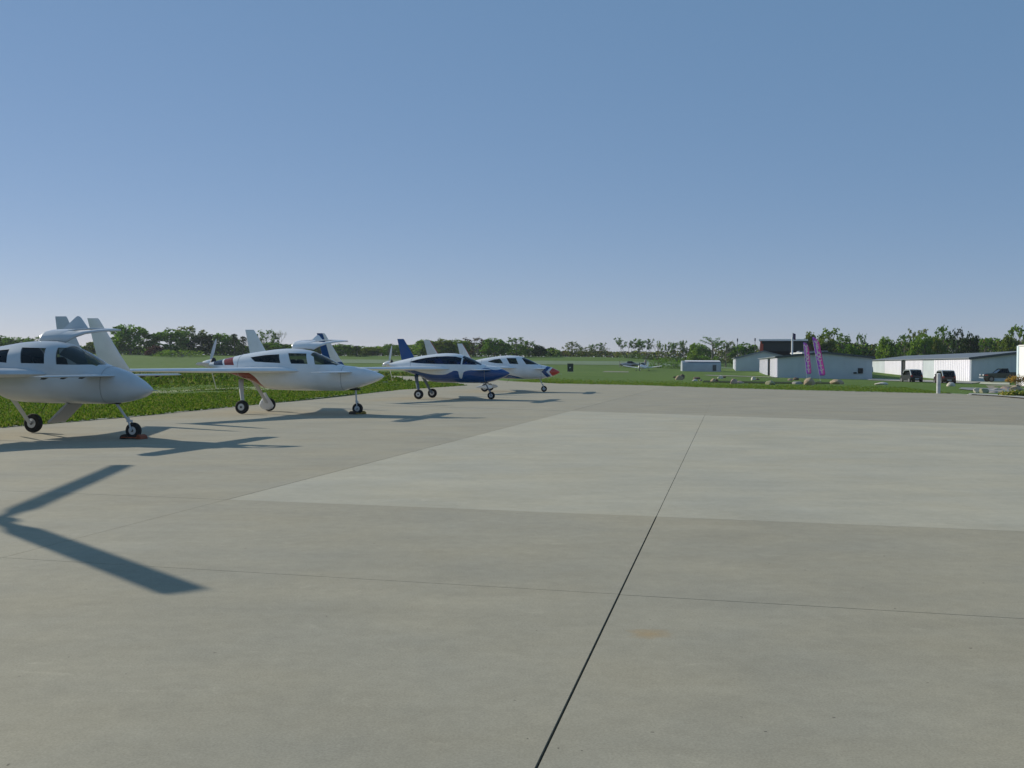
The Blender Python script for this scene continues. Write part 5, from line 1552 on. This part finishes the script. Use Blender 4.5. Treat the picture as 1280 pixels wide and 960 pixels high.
# ------------------------------------------------------------------ cars
m_blk = mat('car_black', (.008, .010, .012), .35, coat=.3)
m_grn = mat('car_dark_green', (.008, .024, .020), .35, coat=.3)
m_drk = mat('car_maroon', (.030, .008, .010), .35, coat=.3)
m_sil = mat('car_silver', (.55, .58, .60), .3, .5, coat=.4)
m_cgl = glass('car_glass', (.06, .07, .07))
m_tail = mat('tail_lamp_red', (.45, .03, .02), .3, coat=.5)
m_tyr = mat('tyre_rubber', (.018, .018, .018), .85)
m_plate = mat('number_plate', (.55, .55, .58), .5)
def small_car(px, ybase, Y, rz, label, paint, frame_m):
    x = XD(px, Y); zb = hz(px, ybase, Y)
    o = thing('small_car', (x, Y, zb), rz, label, 'car', 'small cars parked in front of the white hangar doors')
    L2, Wd = 1.30, .78
    # x forward; body side profile
    low = [(1.30, .32), (1.30, .55), (1.18, .78), (.80, .92), (-1.12, .95), (-1.28, .85), (-1.32, .60), (-1.28, .30), (-1.12, .24), (1.18, .22)]
    def rounded(prof, y, ins): return [(a * (1 - ins), s_ * y, b) for a, b in prof for s_ in (1,)]
    rings = []
    for y, k in ((-Wd, .955), (-Wd + .05, .985), (-Wd + .16, 1.0), (Wd - .16, 1.0), (Wd - .05, .985), (Wd, .955)):
        rings.append([(a * k, y, .58 + (b - .58) * (k + (1 - k) * .3)) for a, b in low])
    MB().rings(rings).build('body', paint, o, 35)
    cab = [(.92, .90), (.35, 1.46), (.1, 1.53), (-.85, 1.50), (-1.12, 1.30), (-1.24, .92)]
    MB().rings([[(a * k, y * 1.0, b) for a, b in cab] for y, k in ((-Wd + .10, .93), (-Wd + .13, 1), (Wd - .13, 1), (Wd - .10, .93))]).build('window', m_cgl, o, 35)
    # interior block: seats
    for s in (-1, 1):
        MB().prism([(-.35, .8), (-.15, .8), (-.3, 1.25), (-.45, 1.22)], 'y', s * .36 - .2, s * .36 + .2).build('seat', mat('seat_dark', (.03, .03, .03), .9), o, bevel=.03)
    # safety frame arch + roof
    MB().prism([(.35, 1.46), (.1, 1.535), (-.85, 1.505), (-.95, 1.47), (-.95, 1.52), (-.84, 1.56), (.1, 1.59), (.40, 1.49)], 'y', -Wd + .12, Wd - .12).build('roof', frame_m, o, bevel=.02)
    for s in (-1, 1):
        y0, y1 = (s * (Wd - .135), s * (Wd - .07))
        if y0 > y1: y0, y1 = y1, y0
        fr = MB().prism([(.92, .88), (1.02, .88), (.44, 1.52), (.32, 1.50)], 'y', y0, y1)
        fr.prism([(-.80, 1.54), (-.98, 1.50), (-1.32, .98), (-1.24, .40), (-1.05, .40), (-1.08, .98)], 'y', y0 - .0, y1)
        fr.prism([(.33, 1.50), (-.82, 1.54), (-.82, 1.47), (.33, 1.43)], 'y', y0 + .003, y1 - .003)
        fr.build('side_frame', frame_m, o, bevel=.01)
        MB().box(-1.36, -1.26, s * .62 - .09, s * .62 + .09, .70, .90).build('tail_lamp', m_tail, o, bevel=.02)
        for wx in (-.92, .92):
            wl_ = MB().lathe([(-.09, .2), (-.09, .27), (-.06, .30), (.06, .30), (.09, .27), (.09, .2)], (wx, s * (Wd - .06), .30), 'y', 18).build('wheel', m_tyr, o, 35)
            MB().lathe([(-.095, .06), (-.095, .19), (.095, .19), (.095, .06)], (wx, s * (Wd - .06), .30), 'y', 14).build('rim', mat('rim_dull', (.16, .165, .17), .5, .4), wl_, 35)
        MB().box(.55, .70, s * (Wd + .02) - .07, s * (Wd + .02) + .07, .98, 1.12).build('mirror', paint, o, bevel=.02)
        MB().box(1.22, 1.32, s * .55 - .12, s * .55 + .12, .62, .76).build('headlight', m_plate, o, bevel=.03)
    MB().box(-1.345, -1.335, -.24, .24, .42, .53).build('number_plate', m_plate, o)
    return o
small_car(1139.5, 478.3, 128, R(97), 'left small car of the two, black rear with a silver side frame, between white doors', m_blk, m_sil)
small_car(1181, 480.2, 122, R(90), 'right small car of the two, dark red with a pale roof, behind the marker post', m_drk, m_sil)
def pickup(px0, px1, ybase, Y, label):
    x = XD((px0 + px1) / 2, Y); zb = hz(1248, ybase, Y)
    o = thing('pickup_truck', (x, Y, zb), R(172), label, 'pickup truck')
    L_ = (px1 - px0) / F * Y / .98; h = L_ / 2; Wd = .88
    low = [(h, .45), (h, .78), (h - .12, .95), (h * .30, 1.06), (-h, 1.02), (-h, .45)]
    MB().rings([[(a, y, .7 + (b - .7) * k) for a, b in low] for y, k in ((-Wd, .93), (-Wd + .06, 1), (Wd - .06, 1), (Wd, .93))]).build('body', m_grn, o, 35)
    MB().rings([[(h * .34, y, 1.05), (h * .08, y * .9, 1.50), (-h * .22, y * .9, 1.52), (-h * .30, y, 1.05)] for y in (-Wd + .08, Wd - .08)]).build('window', m_cgl, o, 30)
    MB().box(-h * .25, h * .11, -Wd + .14, Wd - .14, 1.50, 1.57).build('roof', m_grn, o, bevel=.03)
    for s in (-1, 1):
        mb = MB()
        for a, b in (((h * .34, 1.05), (h * .08, 1.53)), ((-h * .1, 1.05), (-h * .1, 1.53)), ((-h * .30, 1.05), (-h * .22, 1.53))):
            mb.tube((a[0], s * (Wd - .07), a[1]), (b[0], s * (Wd * .9 - .07), b[1]), .035, .035, 6)
        mb.build('pillar', m_grn, o)
        MB().box(-h + .1, -h * .34, s * (Wd - .05) - .04, s * (Wd - .05) + .04, 1.0, 1.13).build('bed_rail', m_blk, o, bevel=.01)
        MB().box(h - .04, h + .03, s * .62 - .16, s * .62 + .16, .72, .88).build('headlight', mat('lamp_pale', (.8, .78, .74), .3), o, bevel=.02)
        MB().box(h - .45, h - .05, s * Wd - .02, s * Wd + .02, .72, .84).build('marker_lamp', m_tail, o, bevel=.01)
        for wx in (-h * .62, h * .62):
            wl_ = MB().lathe([(-.11, .2), (-.11, .3), (-.07, .34), (.07, .34), (.11, .3), (.11, .2)], (wx, s * (Wd - .07), .34), 'y', 18).build('wheel', m_tyr, o, 35)
            MB().lathe([(-.115, .06), (-.115, .2), (.115, .2), (.115, .06)], (wx, s * (Wd - .07), .34), 'y', 14).build('rim', mat('rim_dull', (.16, .165, .17), .5, .4), wl_, 35)
    MB().box(h, h + .08, -Wd + .05, Wd - .05, .42, .58).build('bumper', m_sil, o, bevel=.02)
pickup(1229, 1275, 477.5, 124, 'dark green pickup truck in the shade of the right hangar gable')

# ------------------------------------------------------------------ distant light aeroplanes
def light_plane(px, ybase, Y, rz, label, col, span, hi=0.0):
    x = XD(px, Y); zb = hz(px, ybase, Y)
    o = thing('light_aeroplane', (x, Y, zb), rz, label, 'aeroplane')
    st = [(2.3, .12, .95, 1.2), (2.0, .35, .75, 1.35), (1.0, .45, .62, 1.45), (0.4, .5, .6, 1.5), (-.6, .5, .62, 1.45), (-2.2, .25, .85, 1.25), (-3.8, .06, 1.0, 1.12)]
    MB().rings([[(a, w_ * math.cos(t), (z0 + z1) / 2 + (z1 - z0) / 2 * math.sin(t)) for t in [2 * PI * q / 14 for q in range(14)]] for a, w_, z0, z1 in st]).build('fuselage', col, o, 50)
    MB().rings([[(a, w_ * math.cos(t), 1.35 + hh * max(0, math.sin(t))) for t in [2 * PI * q / 14 for q in range(14)]] for a, w_, hh in ((.75, .2, .02), (.4, .4, .42), (-.4, .42, .48), (-1.3, .2, .05))]).build('canopy', m_cgl, o, 50)
    for s in (-1, 1):
        sec = lambda y, z, c: [(.6 - c * t_, s * y, z + q_) for t_, q_ in ((0, 0), (.3, .09), (1, .0), (.3, -.05))]
        MB().rings([sec(.3, .72, 1.5), sec(span / 2, .72 + .13 * span / 2, 1.1)]).build('wing', col, o, 30)
        MB().rings([[(-3.2, s * .05, 1.1), (-3.4, s * .05, 1.14), (-3.9, s * .05, 1.1)], [(-3.3, s * 1.4, 1.12), (-3.45, s * 1.4, 1.15), (-3.8, s * 1.4, 1.12)]]).build('tailplane', col, o)
        MB().tube((.2, s * 1.2, .8), (.1, s * 1.25, .25), .04, .04, 6).build('gear_leg', m_leg, o)
        MB().lathe([(-.07, .1), (-.07, .2), (.07, .2), (.07, .1)], (.1, s * 1.25, .2), 'y', 12).build('wheel', m_tyr, o)
    MB().prism([(-3.2, 1.15), (-3.9, 1.1), (-4.0, 2.1), (-3.65, 2.1)], 'y', -.04, .04).build('tail_fin', col, o)
    MB().tube((1.7, 0, .8), (1.75, 0, .2), .04, .04, 6).build('nose_leg', m_leg, o)
    MB().lathe([(-.06, .08), (-.06, .17), (.06, .17), (.06, .08)], (1.75, 0, .17), 'y', 12).build('nose_wheel', m_tyr, o)
    MB().box(2.33, 2.37, -.07, .07, .3, 1.85).build('propeller', m_dtrim, o)
    return o
light_plane(803.5, 465.3, 205, R(-112), 'small distant white low wing aeroplane facing the camera on the grass', mat('paint_far_white', (.8, .8, .78), .4), 7.4)
light_plane(787, 462.0, 228, R(-160), 'distant brownish aeroplane behind the wing of the distant white one', mat('paint_far_brown', (.30, .20, .16), .5, col2=(.5, .5, .5), vscale=1.5), 6.0)

# ------------------------------------------------------------------ haze
hb = MB().box(-2700, 2700, -600, 3500, -2.5, 22)
hm = bpy.data.materials.new('haze_air'); hm.use_nodes = True
N, L = nodes_of(hm); N.remove(N['Principled BSDF'])
pv = N.new('ShaderNodeVolumePrincipled'); pv.inputs['Color'].default_value = (0.82, 0.90, 1.0, 1); pv.inputs['Density'].default_value = 0.00014
pv.inputs['Anisotropy'].default_value = 0.3
L.new(pv.outputs[0], N['Material Output'].inputs['Volume'])
ho = hb.build('haze', hm, None); tag(ho, kind='stuff')
